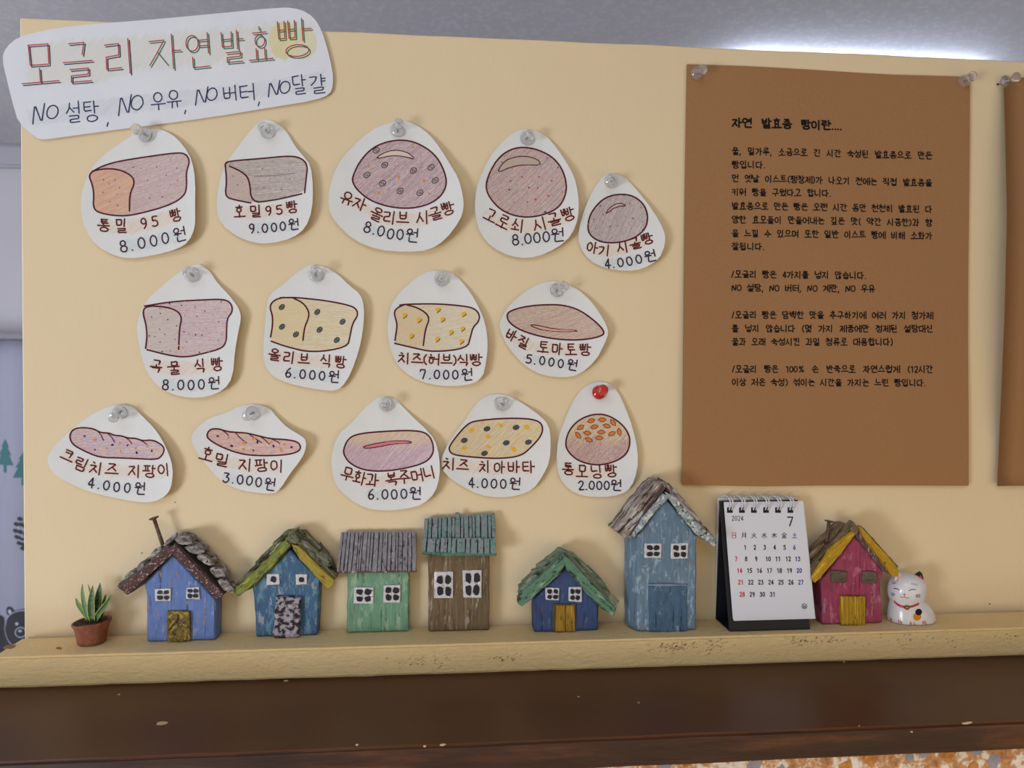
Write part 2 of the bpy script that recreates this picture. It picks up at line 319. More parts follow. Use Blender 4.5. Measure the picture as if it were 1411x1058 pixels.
# ------------------------------------------------------------------ single-stroke lettering
def circ(cx, cy, rx, ry, n=14): return [(cx+rx*math.sin(2*math.pi*i/n), cy+ry*math.cos(2*math.pi*i/n)) for i in range(n+1)]
J = {
 'ㄱ': [[(.05, .92), (.92, .95), (.78, .02)]], 'ㄱv': [[(.05, .9), (.88, .93), (.7, .4), (.15, .0)]],
 'ㄴ': [[(.1, 1), (.1, .08), (1, .12)]], 'ㄷ': [[(.1, .93), (.95, .97)], [(.12, .93), (.1, .05), (1, .08)]],
 'ㄹ': [[(.05, .97), (.9, 1), (.88, .55), (.1, .5), (.08, .03), (1, .05)]],
 'ㅁ': [[(.1, .95), (.12, .05), (.9, .05), (.92, .95), (.08, .95)]],
 'ㅂ': [[(.1, 1), (.13, .03), (.88, .03), (.92, 1)], [(.13, .5), (.88, .52)]],
 'ㅅ': [[(.5, 1), (.38, .5), (0, .02)], [(.42, .58), (.98, .05)]],
 'ㅇ': [circ(.5, .5, .46, .48)],
 'ㅈ': [[(.05, .93), (.92, .95), (.5, .5), (.0, .0)], [(.5, .5), (1, .02)]],
 'ㅊ': [[(.38, 1.1), (.62, 1.0)], [(.05, .78), (.92, .8), (.5, .42), (.0, .0)], [(.5, .42), (1, .02)]],
 'ㅋ': [[(.05, .93), (.92, .95), (.78, .0)], [(.1, .5), (.84, .55)]],
 'ㅌ': [[(.1, .97), (.95, 1)], [(.12, .97), (.1, .03), (1, .05)], [(.1, .5), (.85, .53)]],
 'ㅍ': [[(.03, .93), (.97, .95)], [(.3, .93), (.33, .1)], [(.7, .93), (.66, .1)], [(0, .06), (1, .1)]],
 'ㅎ': [[(.5, 1.12), (.52, .92)], [(.05, .78), (.95, .8)], circ(.5, .32, .32, .33, 12)],
 'ㅏ': [[(.3, 1), (.3, 0)], [(.3, .52), (1, .52)]], 'ㅑ': [[(.3, 1), (.3, 0)], [(.3, .65), (1, .65)], [(.3, .38), (1, .38)]],
 'ㅓ': [[(.8, 1), (.8, 0)], [(0, .52), (.8, .52)]], 'ㅕ': [[(.8, 1), (.8, 0)], [(0, .66), (.8, .66)], [(0, .38), (.8, .38)]],
 'ㅣ': [[(.5, 1), (.5, 0)]], 'ㅐ': [[(.2, .95), (.2, .05)], [(.9, 1), (.9, 0)], [(.2, .5), (.9, .5)]],
 'ㅔ': [[(.5, .95), (.5, .05)], [(1, 1), (1, 0)], [(0, .5), (.5, .5)]], 'ㅖ': [[(.5, .95), (.5, .05)], [(1, 1), (1, 0)], [(0, .63), (.5, .63)], [(0, .4), (.5, .4)]],
 'ㅒ': [[(.2, .95), (.2, .05)], [(.9, 1), (.9, 0)], [(.2, .6), (.9, .6)], [(.2, .4), (.9, .4)]],
 'ㅗ': [[(0, .1), (1, .14)], [(.5, .12), (.5, 1)]], 'ㅛ': [[(0, .1), (1, .14)], [(.32, .12), (.32, 1)], [(.68, .12), (.68, 1)]],
 'ㅜ': [[(0, .86), (1, .9)], [(.52, .88), (.5, 0)]], 'ㅠ': [[(0, .86), (1, .9)], [(.34, .88), (.3, 0)], [(.68, .88), (.7, 0)]],
 'ㅡ': [[(0, .45), (1, .5)]]}
LS = 'ㄱㄲㄴㄷㄸㄹㅁㅂㅃㅅㅆㅇㅈㅉㅊㅋㅌㅍㅎ'; VS = 'ㅏㅐㅑㅒㅓㅔㅕㅖㅗㅘㅙㅚㅛㅜㅝㅞㅟㅠㅡㅢㅣ'
TS = ' ㄱㄲㄳㄴㄵㄶㄷㄹㄺㄻㄼㄽㄾㄿㅀㅁㅂㅄㅅㅆㅇㅈㅊㅋㅌㅍㅎ'
DBL = {'ㄲ': 'ㄱㄱ', 'ㄸ': 'ㄷㄷ', 'ㅃ': 'ㅂㅂ', 'ㅆ': 'ㅅㅅ', 'ㅉ': 'ㅈㅈ', 'ㄶ': 'ㄴㅎ', 'ㅄ': 'ㅂㅅ', 'ㄺ': 'ㄹㄱ', 'ㄻ': 'ㄹㅁ', 'ㅀ': 'ㄹㅎ'}
CX = {'ㅘ': 'ㅗㅏ', 'ㅙ': 'ㅗㅐ', 'ㅚ': 'ㅗㅣ', 'ㅝ': 'ㅜㅓ', 'ㅞ': 'ㅜㅔ', 'ㅟ': 'ㅜㅣ', 'ㅢ': 'ㅡㅣ'}
def put(j, b):
    x0, y0, x1, y1 = b
    if j in DBL:
        m_ = (x0+x1)/2; g_ = (x1-x0)*.06
        return put(DBL[j][0], (x0, y0, m_-g_, y1))+put(DBL[j][1], (m_+g_, y0, x1, y1))
    return [[(x0+(x1-x0)*x, y0+(y1-y0)*y) for x, y in s] for s in J[j]]
def syll(ch):
    i = ord(ch)-0xAC00; l, v, t = LS[i//588], VS[(i % 588)//28], TS[i % 28]
    out = []; fin = t != ' '
    if v in CX:
        a, b = CX[v]
        if fin: out += put(l, (.04, .62, .5, .97))+put(a, (0, .42, .6, .58))+put(b, (.66, .4, 1, 1))
        else: out += put(l, (.04, .45, .52, .97))+put(a, (0, .1, .6, .38))+put(b, (.68, 0, 1, 1))
    elif v in 'ㅗㅛㅜㅠㅡ':
        if fin: out += put(l, (.2, .66, .8, .98))+put(v, (0, .42, 1, .6))
        else: out += put(l, (.18, .46, .82, 1))+put(v, (0, .02, 1, .4))
    else:
        wide = v in 'ㅐㅔㅖㅒ'; lx = .46 if wide else .54
        vb = (.52 if wide else .62)
        lj = 'ㄱv' if l == 'ㄱ' else l
        if v in 'ㅓㅕㅔㅖ': vb -= .08
        if fin: out += put(lj, (.0, .5, lx, .98))+put(v, (vb, .42, 1, 1.02))
        else: out += put(lj, (.0, .14, lx, .88))+put(v, (vb, 0, 1, 1))
    if fin: out += put(t, (.18, .0, .92, .33))
    return out
AS = {
 '0': [circ(.3, .5, .27, .46)], '1': [[(.12, .8), (.35, 1), (.35, 0)]], '2': [[(.05, .8), (.2, .98), (.42, .98), (.55, .78), (.45, .5), (.05, .03), (.6, .03)]],
 '3': [[(.07, .95), (.52, .95), (.27, .6), (.5, .5), (.57, .27), (.4, .02), (.15, .02), (.03, .15)]], '4': [[(.42, 0), (.42, 1)], [(.42, 1), (.03, .3), (.6, .3)]],
 '5': [[(.55, .97), (.12, .97), (.08, .56), (.35, .62), (.56, .42), (.52, .12), (.28, 0), (.04, .1)]],
 '6': [[(.45, 1), (.2, .75), (.06, .35), (.15, .05), (.4, .02), (.56, .25), (.45, .5), (.2, .5), (.08, .33)]],
 '7': [[(.03, .78), (.05, .97), (.57, .97), (.3, 0)]], '7b': [[(.03, .97), (.57, .97), (.25, 0)]],
 '8': [circ(.3, .75, .2, .23, 12), circ(.3, .27, .26, .27, 12)], '9': [circ(.28, .7, .22, .27, 12), [(.5, .75), (.48, .3), (.3, 0)]],
 'N': [[(.05, 0), (.1, 1), (.55, 0), (.65, 1)]], 'O': [circ(.35, .5, .32, .48)],
 '.': [[(.1, .03), (.14, .03)]], ',': [[(.15, .08), (.05, -.2)]], '(': [[(.3, 1.05), (.1, .75), (.1, .25), (.3, -.05)]], ')': [[(.05, 1.05), (.25, .75), (.25, .25), (.05, -.05)]],
 '/': [[(.0, 0), (.3, 1)]], '%': [circ(.15, .8, .13, .18, 8), circ(.6, .2, .13, .18, 8), [(.1, 0), (.65, 1)]],
 '日': [[(.15, 1), (.15, 0), (.85, 0), (.85, 1), (.15, 1)], [(.15, .5), (.85, .5)]],
 '月': [[(.05, 0), (.2, .3), (.22, 1), (.85, 1), (.85, .02), (.7, .02)], [(.22, .68), (.85, .68)], [(.22, .36), (.85, .36)]],
 '火': [[(.5, 1), (.5, .6), (.35, .25), (.0, .0)], [(.5, .5), (1, 0)], [(.12, .75), (.22, .5)], [(.88, .78), (.7, .5)]],
 '水': [[(.5, 1), (.5, 0), (.38, .05)], [(.05, .7), (.38, .7), (.05, .15)], [(.9, .82), (.58, .6), (1, .1)]],
 '木': [[(.5, 1), (.5, 0)], [(.0, .7), (1, .7)], [(.5, .68), (.05, .15)], [(.5, .68), (.98, .15)]],
 '金': [[(.5, 1), (.0, .6)], [(.5, 1), (1, .6)], [(.25, .58), (.75, .58)], [(.15, .36), (.85, .36)], [(.5, .58), (.5, .02)], [(.22, .25), (.3, .1)], [(.78, .25), (.7, .1)], [(.02, .02), (.98, .02)]],
 '土': [[(.5, 1), (.5, .03)], [(.15, .58), (.85, .58)], [(0, .03), (1, .03)]]}
ADV = {'.': .3, ',': .35, '(': .35, ')': .35, '/': .36, ' ': .5, 'N': .72, 'O': .78, '%': .8, '1': .6}
def adv(ch): return ADV.get(ch, .66 if ch.isdigit() else 1.0)
def glyph(ch): return syll(ch) if '가' <= ch <= '힣' else AS.get(ch, [])
def chaikin(p, n=1, k=.25):
    closed = math.hypot(p[0][0]-p[-1][0], p[0][1]-p[-1][1]) < 1e-6
    for _ in range(n):
        if len(p) < 3: return p
        q = [] if closed else [p[0]]
        for a, b in zip(p[:-1], p[1:]):
            q += [(a[0]*(1-k)+b[0]*k, a[1]*(1-k)+b[1]*k), (a[0]*k+b[0]*(1-k), a[1]*k+b[1]*(1-k))]
        if closed: q.append(q[0])
        else: q.append(p[-1])
        p = q
    return p

class Ink:
    """gathers pen and pencil strokes lying on a surface S(px, py, lift) -> point"""
    def __init__(s, S): s.S = S; s.v = []; s.f = []; s.c = []; s.k = 0
    def poly(s, pts, c, lift=.00012):
        s.k += 1; lift += (s.k % 17)*1e-6
        b = len(s.v); s.v += [s.S(x, y, lift) for x, y in pts]; s.c += [lin(c)]*len(pts)
        for t in tessellate_polygon([[Vector((x, y, 0)) for x, y in pts]]): s.f.append(tuple(b+i for i in t))
    def line(s, pts, w, c, lift=.0002, sm=0, maxl=9, taper=False, cap=True):
        s.k += 1; lift += (s.k % 17)*1e-6
        if sm: pts = chaikin(pts, sm)
        q = [pts[0]]
        for a, b in zip(pts[:-1], pts[1:]):
            n = max(1, int(math.hypot(b[0]-a[0], b[1]-a[1])/maxl+.999))
            q += [(a[0]+(b[0]-a[0])*i/n, a[1]+(b[1]-a[1])*i/n) for i in range(1, n+1)]
        q2 = [q[0]]
        for p in q[1:]:
            if math.hypot(p[0]-q2[-1][0], p[1]-q2[-1][1]) > 1e-4: q2.append(p)
        q = q2
        if len(q) < 2: q.append((q[0][0]+.01, q[0][1]))
        n = len(q); b = len(s.v); cl = lin(c); h = w/2
        for i, (x, y) in enumerate(q):
            a_ = q[max(0, i-1)]; b_ = q[min(n-1, i+1)]; dx, dy = b_[0]-a_[0], b_[1]-a_[1]; l = math.hypot(dx, dy) or 1; dx /= l; dy /= l
            k = 1.0
            if 0 < i < n-1:
                d1 = (q[i][0]-a_[0], q[i][1]-a_[1]); l1 = math.hypot(*d1) or 1; cs = (d1[0]*dx+d1[1]*dy)/l1; k = min(1.35, 1/max(cs, .3))
            hh = h*k*(math.sin(math.pi*(i+.5)/n)*.6+.4 if taper else 1)
            ex = (-.5 if i == 0 else (.5 if i == n-1 else 0))*h*(1 if cap else 0)
            s.v += [s.S(x-dy*hh+dx*ex, y+dx*hh+dy*ex, lift), s.S(x+dy*hh+dx*ex, y-dx*hh+dy*ex, lift)]; s.c += [cl, cl]
            if i: s.f.append((b+2*i-2, b+2*i, b+2*i+1, b+2*i-1))
        if cap and w > 1.0:      # rounded nib ends
            for (x, y), (x2, y2) in ((q[0], q[1]), (q[-1], q[-2])):
                a0 = math.atan2(y-y2, x-x2); k0 = len(s.v)
                s.v += [s.S(x+h*math.cos(a0+t), y+h*math.sin(a0+t), lift+2e-6) for t in (-1.57, -.8, 0, .8, 1.57)]; s.c += [cl]*5
                s.f.append((k0, k0+1, k0+2, k0+3, k0+4))
    def char(s, ch, cx, cy, wd, ht, ang, w, c, jit=.0, lift=.0002, sm=1, slant=0, gl=None, off=(0, 0)):
        ca, sa = math.cos(ang), math.sin(ang); a = adv(ch) if not ('가' <= ch <= '힣') else 1
        W = wd
        for st in (gl or glyph(ch)):
            jx, jy = random.gauss(0, jit), random.gauss(0, jit)
            pts = []
            for x, y in st:
                if '가' <= ch <= '힣' or ch in '日月火水木金土': X = (x-.5)*W
                else: X = (x-a*.45)*W
                Y = (y-.5)*ht
                X += jx*W+slant*Y+random.gauss(0, jit*.5)*W; Y += jy*ht+random.gauss(0, jit*.5)*ht
                pts.append((cx+off[0]+X*ca+Y*sa, cy+off[1]+X*sa-Y*ca))
            if len(pts) > 12 and math.hypot(st[0][0]-st[-1][0], st[0][1]-st[-1][1]) < 1e-6: pts[-1] = pts[0]
            s.line(chaikin(pts, 1, .13) if sm and 2 < len(pts) <= 9 else pts, w, c, lift, sm=0)
    def text(s, txt, path, h, w, c, wd=None, jit=.02, slant=0, even=False):
        """characters spread along a hand-drawn baseline path (through character centres)"""
        wd = wd or h*.95; a = [adv(ch) for ch in txt]; pos = []; x = 0
        for i, k in enumerate(a): pos.append(x+k/2); x += k
        t0, t1 = pos[0], pos[-1]; L_ = [0]
        for p, q in zip(path[:-1], path[1:]): L_.append(L_[-1]+math.hypot(q[0]-p[0], q[1]-p[1]))
        for ch, p in zip(txt, pos):
            if ch == ' ': continue
            d = (p-t0)/(t1-t0)*L_[-1]; k = 0
            while k < len(path)-2 and d > L_[k+1]: k += 1
            A, B_ = path[k], path[k+1]; u = (d-L_[k])/(L_[k+1]-L_[k]); px, py = A[0]+(B_[0]-A[0])*u, A[1]+(B_[1]-A[1])*u
            ang = math.atan2(B_[1]-A[1], B_[0]-A[0])*.8
            big = '가' <= ch <= '힣'
            hh = h*(1 if big else .8)
            s.char(ch, px, py+(0 if big else h*.02), wd*(.86 if big else .85), hh, ang+random.gauss(0, .03), w, c, jit, slant=slant)
    def hatch(s, poly, ang, gap, w, cols, lift=.00006, jit=.25, skip=0.0, fade=0.0, maxl=9, pale=(226, 226, 228)):
        ca, sa = math.cos(ang), math.sin(ang); R = [(x*ca+y*sa, -x*sa+y*ca) for x, y in poly]
        y = min(p[1] for p in R)+gap*.5; ymax = max(p[1] for p in R); n = len(R)
        while y < ymax:
            yy = y+random.uniform(-jit, jit)*gap; xs = []
            for i in range(n):
                a, b = R[i], R[(i+1) % n]
                if (a[1] <= yy) != (b[1] <= yy): xs.append(a[0]+(b[0]-a[0])*(yy-a[1])/(b[1]-a[1]))
            xs.sort()
            for a, b in zip(xs[::2], xs[1::2]):
                if random.random() < skip: continue
                a += random.uniform(0, fade); b -= random.uniform(0, fade)
                if b-a < .6: continue
                cut = a
                while cut < b:
                    e_ = min(b, cut+random.uniform(8, 26)); c = cols[int(random.random()*len(cols))] if not callable(cols) else cols((cut+e_)/2*ca-yy*sa, (cut+e_)/2*sa+yy*ca)
                    t = random.uniform(0, .25); c = tuple(c[i]*(1-t)+pale[i]*t for i in range(3))
                    s.line([(cut*ca-yy*sa, cut*sa+yy*ca), (e_*ca-yy*sa, e_*sa+yy*ca)], w*random.uniform(.8, 1.2), c, lift, maxl=maxl, cap=False); cut = e_
            y += gap
    def done(s, name, parent, label=None):
        if not s.f: return None
        me = mesh(s.v, s.f); at = me.color_attributes.new('Col', 'FLOAT_COLOR', 'POINT')
        at.data.foreach_set('color', [k for c in s.c for k in (*c, 1)])
        o = link(name, me, M['ink'], parent)
        if label: o['label'] = label
        return o

def sheet_surface(pin, d0=.0012, k1=.03, k3=4.0, kr=.01, wave=0):
    pw = P(*pin)
    def dep(x, z):
        s_ = max(0, pw.z-z); u = x-pw.x
        return d0 + k1*s_ + k3*u*u*(1.0 if u > 0 else .45) + kr*max(0, u) + wave*math.sin(x*37+z*23)
    def S(px, py, lift=0):
        p = P(px, py); return Vector((p.x, -dep(p.x, p.z)-lift, p.z))
    return S, dep
def sheet(name, outline, pin, mat, th=.00028, step=.006, smooth_n=1, **kw):
    S, dep = sheet_surface(pin, **kw)
    o_ = outline+[outline[0]]
    if smooth_n: o_ = chaikin(o_, smooth_n)
    o_ = o_[:-1]
    bm = bmesh.new(); bm.faces.new([bm.verts.new(P(x, y)) for x, y in o_]); cutgrid(bm, step, 'xz')
    bmesh.ops.triangulate(bm, faces=bm.faces[:])
    r = bmesh.ops.solidify(bm, geom=bm.faces[:], thickness=0.0)if False else None
    top = [v for v in bm.verts]; ext = bmesh.ops.extrude_face_region(bm, geom=bm.faces[:])
    new = [g for g in ext['geom'] if isinstance(g, bmesh.types.BMVert)]; ns = set(new)
    for v in bm.verts:
        d = dep(v.co.x, v.co.z); v.co.y = -d + (th if v in ns else 0)
    pw = P(*pin)
    o = link(name, bm_mesh(bm), mat, at=(pw.x, -dep(pw.x, pw.z), pw.z)); return o, S

# ------------------------------------------------------------------ push pins
def lathe(profile, p0, p1, n=20):
    ax = (p1-p0); H = ax.length; ax.normalize(); s_ = ax.orthogonal().normalized(); t_ = ax.cross(s_); vs = []; fs = []
    for (r, h) in profile:
        for i in range(n):
            a_ = 2*math.pi*i/n; vs.append(p0+ax*(h*H)+s_*(r*math.cos(a_))+t_*(r*math.sin(a_)))
    for j in range(len(profile)-1):
        for i in range(n): fs.append((j*n+i, j*n+(i+1) % n, (j+1)*n+(i+1) % n, (j+1)*n+i))
    fs.append(tuple(range(n))[::-1]); fs.append(tuple((len(profile)-1)*n+i for i in range(n)))
    bm = bmesh.new(); bm.from_mesh(mesh(vs, fs)); return bm_mesh(bm)
def push_pin(base, head, label, mat='clear', d0=.0022, dh=.0135, group=None, k=1.0):
    p0 = P(*base, d0); p1 = P(*head, dh)
    L_ = (p1-p0).length
    t = empty('push_pin', p0); tag(t, label, 'pin', group)
    prof = [(.0002, 0), (.0046*k, .0), (.0050*k, .04), (.0049*k, .10), (.0040*k, .16), (.0024*k, .24), (.0021*k, .40), (.0022*k, .62), (.0030*k, .74), (.0036*k, .80), (.0037*k, .90), (.0034*k, .97), (.0026*k, 1.0), (.0002, 1.0)]
    link('pin_head', lathe(prof, p0, p1), M[mat], t, smooth=True)
    ax = (p1-p0).normalized(); tip = p0 - ax*.006; back = p0+(p1-p0)*.35
    link('needle', lathe([(.0001, 0), (.00055, .15), (.00055, 1)], tip, back, 10), M['steel'], t, smooth=True)

# ------------------------------------------------------------------ cards
MAR = (88, 24, 40); PUR = (66, 40, 58); NAVY = (44, 56, 96); BLK = (38, 36, 48)
PEACH = [(238, 212, 190), (240, 218, 200), (236, 206, 180)]; PBLUE = [(206, 220, 228), (212, 222, 230), (200, 216, 226)]
def smear(ink, path, h, cols, sc):
    """pale pencil shading under a line of words"""
    up = [(x-6/sc*0, y-h*.5) for x, y in path]; dn = [(x, y+h*.62) for x, y in path][::-1]
    poly = [(path[0][0]-h*.6, path[0][1])]+up+[(path[-1][0]+h*.6, path[-1][1])]+dn
    ink.hatch(poly, -.75, 1.5, .8, cols, .00004, fade=h*.4, maxl=12)
def card(T, sc, outline, pinb, pinh, pinlabel, label, draw, name, npath, nh, price, ppath, ph, pin='clear', kw={}, nw=None, pw_=None, group='bread price cards'):
    o, S = sheet('price_card', T(outline), T([pinb])[0], M['card'], **kw)
    tag(o, label, 'card', group)
    ik = Ink(S); draw(ik, T, sc); ik.done('bread_drawing', o)
    ik = Ink(S); np_ = T(npath); smear(ik, np_, nh/sc*1.1, PEACH, sc); ik.text(name, np_, nh/sc*.93, 2.0, (98, 32, 34), wd=(nw or nh)/sc); ik.done('name_lettering', o)
    ik = Ink(S); pp = T(ppath); smear(ik, pp, ph/sc*1.0, PBLUE, sc); ik.text(price, pp, ph/sc, 1.9, PUR, wd=(pw_ or ph)/sc, jit=.012); ik.done('price_lettering', o)
    if pinb: push_pin(T([pinb])[0], T([pinh])[0], pinlabel, pin)
    return o, S
def closed(p): return p+[p[0]]
def loaf(fill, face, top, left, front, extra, ang=-.35):
    """sandwich loaf: fill colours, face colours, outlines"""
    def d(ik, T, sc):
        ik.hatch(T(chaikin(closed(fill[0]), 1)), ang, 1.0, .8, fill[1]); ik.hatch(T(chaikin(closed(fill[0]), 1)), ang+.15, 1.7, .6, fill[1], .00009, pale=(190, 160, 160))
        if face: ik.hatch(T(face[0]), ang-.1, 1.0, 1.0, face[1], .00012)
        for l in (top, left, front):
            if l: ik.line(T(l), 2.1, MAR, sm=2)
        extra(ik, T, sc)
    return d
def roll(poly, cols, marks, ang=-.9, extra=None, ow=2.1):
    def d(ik, T, sc):
        pp = T(chaikin(closed(poly), 2)); ik.hatch(pp, ang, 1.0, .85, cols); ik.hatch(pp, ang+.2, 2.0, .6, cols, .00009, pale=(150, 120, 120))
        ik.line(pp, ow, MAR)
        if extra: extra(ik, T, sc)
    return d
def dots(cols, pts, r=1.0):
    def e(ik, T, sc):
        for i, p in enumerate(pts):
            x, y = T([p])[0]; c = cols[i % len(cols)]; rr = r*random.uniform(.7, 1.2); ik.poly(ell(x, y, rr*1.2, rr*.8, 7, random.uniform(0, 3)), c, .00022)
    return e
def scatter(poly, n, cols, r=.9, seed=1):
    rnd = random.Random(seed); xs = [p[0] for p in poly]; ys = [p[1] for p in poly]; pts = []
    def inside(x, y):
        c = False
        for i in range(len(poly)):
            (x1, y1), (x2, y2) = poly[i], poly[i-1]
            if (y1 > y) != (y2 > y) and x < (x2-x1)*(y-y1)/(y2-y1)+x1: c = not c
        return c
    t = 0
    while len(pts) < n and t < 9999:
        t += 1; x, y = rnd.uniform(min(xs), max(xs)), rnd.uniform(min(ys), max(ys))
        if inside(x, y) and all(math.hypot(x-a, y-b) > .55*math.sqrt((max(xs)-min(xs))*(max(ys)-min(ys))/n) for a, b in pts): pts.append((x, y))
    return dots(cols, pts, r)
def rings(pts, rx, ry, c=BLK, a=-.6, fill=None, w=1.0):
    def e(ik, T, sc):
        for x, y in pts:
            p = T(ell(x, y, rx, ry, 12, a));
            if fill: ik.poly(p, fill, .00016)
            ik.line(closed(p), w, c, .00024); x_, y_ = T([(x, y)])[0]; ik.line(closed(ell(x_, y_, rx/sc*.4, ry/sc*.4, 7)), .7, c, .00024)
    return e
def multi(*es):
    def e(ik, T, sc):
        for f in es: f(ik, T, sc)
    return e
def stroke(pts, w=1.3, c=MAR, sm=1): return lambda ik, T, sc: ik.line(T(pts), w, c, sm=sm)
def crescent(poly, c): return lambda ik, T, sc: (ik.poly(T(chaikin(closed(poly), 1))[:-1], c, .00016), ik.line(T(chaikin(closed(poly), 1)), 1.3, MAR, .00024))
PINK = [(206, 176, 178), (214, 186, 184), (200, 168, 176), (210, 184, 178)]
ORA = (226, 150, 60); YEL = (236, 184, 44); RED = (208, 78, 54)

# --- the big title sign
A = Z(0, 0, 2.94)
sign, S = sheet('title_sign', A([(14, 240), (32, 195), (80, 155), (180, 128), (300, 108), (640, 82), (900, 58), (1120, 38), (1190, 38), (1250, 58), (1290, 98), (1320, 170), (1350, 290), (1352, 350), (1340, 388), (1280, 412), (1100, 440), (840, 482), (520, 523), (300, 553), (185, 570), (150, 562), (82, 502), (60, 430), (35, 330)]),
                A([(640, 300)])[0], M['sign'], d0=.0016, k1=.004, k3=.06, kr=.004)
tag(sign, 'large white cut-out sign at top left with double-line coloured lettering', 'sign')
ik = Ink(S)
ik.hatch(A([(95, 190), (300, 150), (640, 130), (1100, 85), (1290, 90), (1290, 230), (1090, 270), (900, 280), (560, 300), (380, 350), (110, 370)]), -.95, 1.6, .9, [(228, 227, 214), (226, 226, 218), (232, 231, 220)], .00004, fade=14)
ik.hatch(A(ell(1150, 170, 60, 78, 16)), -1.0, 1.4, 1.0, [(240, 222, 150), (236, 218, 160)], .00008, fade=2)
ik.hatch(A(ell(1230, 180, 60, 70, 16)), -1.0, 1.5, .9, [(238, 228, 178)], .00008, fade=3)
for (ch, x, y, w_, h_, c2) in [('모', 168, 268, 150, 168, NAVY), ('글', 323, 258, 118, 165, NAVY), ('리', 492, 237, 122, 140, NAVY), ('자', 675, 218, 130, 140, (30, 120, 92)), ('연', 810, 215, 100, 138, (30, 120, 92)), ('발', 947, 198, 92, 126, (30, 120, 92)), ('효', 1060, 192, 96, 132, (30, 120, 92)), ('빵', 1200, 165, 138, 150, (30, 120, 92))]:
    X, Y = A([(x, y)])[0]
    g = glyph(ch)
    ik.char(ch, X-1.0, Y-1.1, w_/2.94, h_/2.94, -.07, 1.35, (184, 52, 52), 0, sm=0, gl=g)
    ik.char(ch, X+1.2, Y+1.4, w_/2.94, h_/2.94, -.07, 1.35, c2, 0, .00026, sm=0, gl=g)
ik.done('title_lettering', sign)
ik = Ink(S)
ik.hatch(A([(110, 450), (500, 390), (1000, 340), (1320, 290), (1330, 370), (900, 420), (420, 480), (130, 520)]), -.7, 2.0, .7, [(208, 212, 222), (214, 218, 226)], .00004, fade=5)
for (ch, x, y, w_, h_) in [('N', 160, 465, 78, 78), ('O', 218, 458, 78, 56), ('설', 303, 460, 62, 82), ('탕', 374, 455, 66, 80), (',', 441, 478, 60, 50), ('N', 510, 428, 84, 80), ('O', 562, 420, 82, 60), ('우', 645, 415, 62, 72), ('유', 709, 405, 62, 72), (',', 755, 430, 60, 50), ('N', 818, 393, 84, 70), ('O', 862, 385, 70, 52), ('버', 934, 382, 62, 60), ('터', 1005, 378, 68, 66), (',', 1052, 398, 60, 50), ('N', 1112, 365, 78, 62), ('O', 1158, 360, 70, 50), ('달', 1214, 350, 60, 76), ('걀', 1290, 348, 66, 74)]:
    X, Y = A([(x, y)])[0]; ik.char(ch, X, Y, w_/2.94*.92, h_/2.94, -.09, 1.65, (48, 60, 100), .012, sm=1, slant=.15 if ch in 'NO' else 0)
ik.done('subtitle_lettering', sign)

# --- row 1
f1 = [(385, 700), (440, 670), (520, 650), (640, 632), (735, 624), (768, 636), (780, 665), (765, 705), (768, 760), (760, 800), (700, 835), (560, 872), (500, 880), (430, 872), (390, 855), (393, 790), (385, 750), (372, 720)]
card(A, 2.94, [(632, 520), (700, 545), (755, 600), (790, 660), (805, 740), (805, 860), (806, 930), (780, 985), (730, 1015), (620, 1040), (520, 1052), (440, 1025), (380, 975), (345, 890), (343, 800), (365, 720), (385, 680), (430, 630), (510, 570), (560, 535)],
     (592, 548), (545, 520), 'clear push pin at the lower edge of the title sign, head leaning left', 'white card with a pinkish loaf and orange end face, under the title sign',
     loaf((f1, PINK), ([(385, 705), (430, 690), (490, 692), (540, 718), (550, 745), (532, 790), (530, 865), (430, 868), (392, 852), (395, 790), (378, 730)], [(226, 176, 146), (230, 184, 156), (220, 166, 140)]), closed(f1), None, [(385, 700), (430, 688), (490, 690), (540, 715), (552, 745), (532, 790), (532, 858)],
          dots([PUR], [(545, 681), (575, 685), (640, 681), (696, 652), (725, 687), (680, 714), (603, 735), (645, 757), (700, 754), (728, 738), (612, 807), (665, 802), (429, 734), (474, 734), (492, 764), (427, 785), (483, 790), (455, 821), (485, 836), (450, 750)], .8)),
     '통밀 95 빵', [(432, 918), (520, 920), (610, 905), (722, 878)], 56, '8.000원', [(510, 1000), (620, 980), (740, 956)], 58, nw=52)
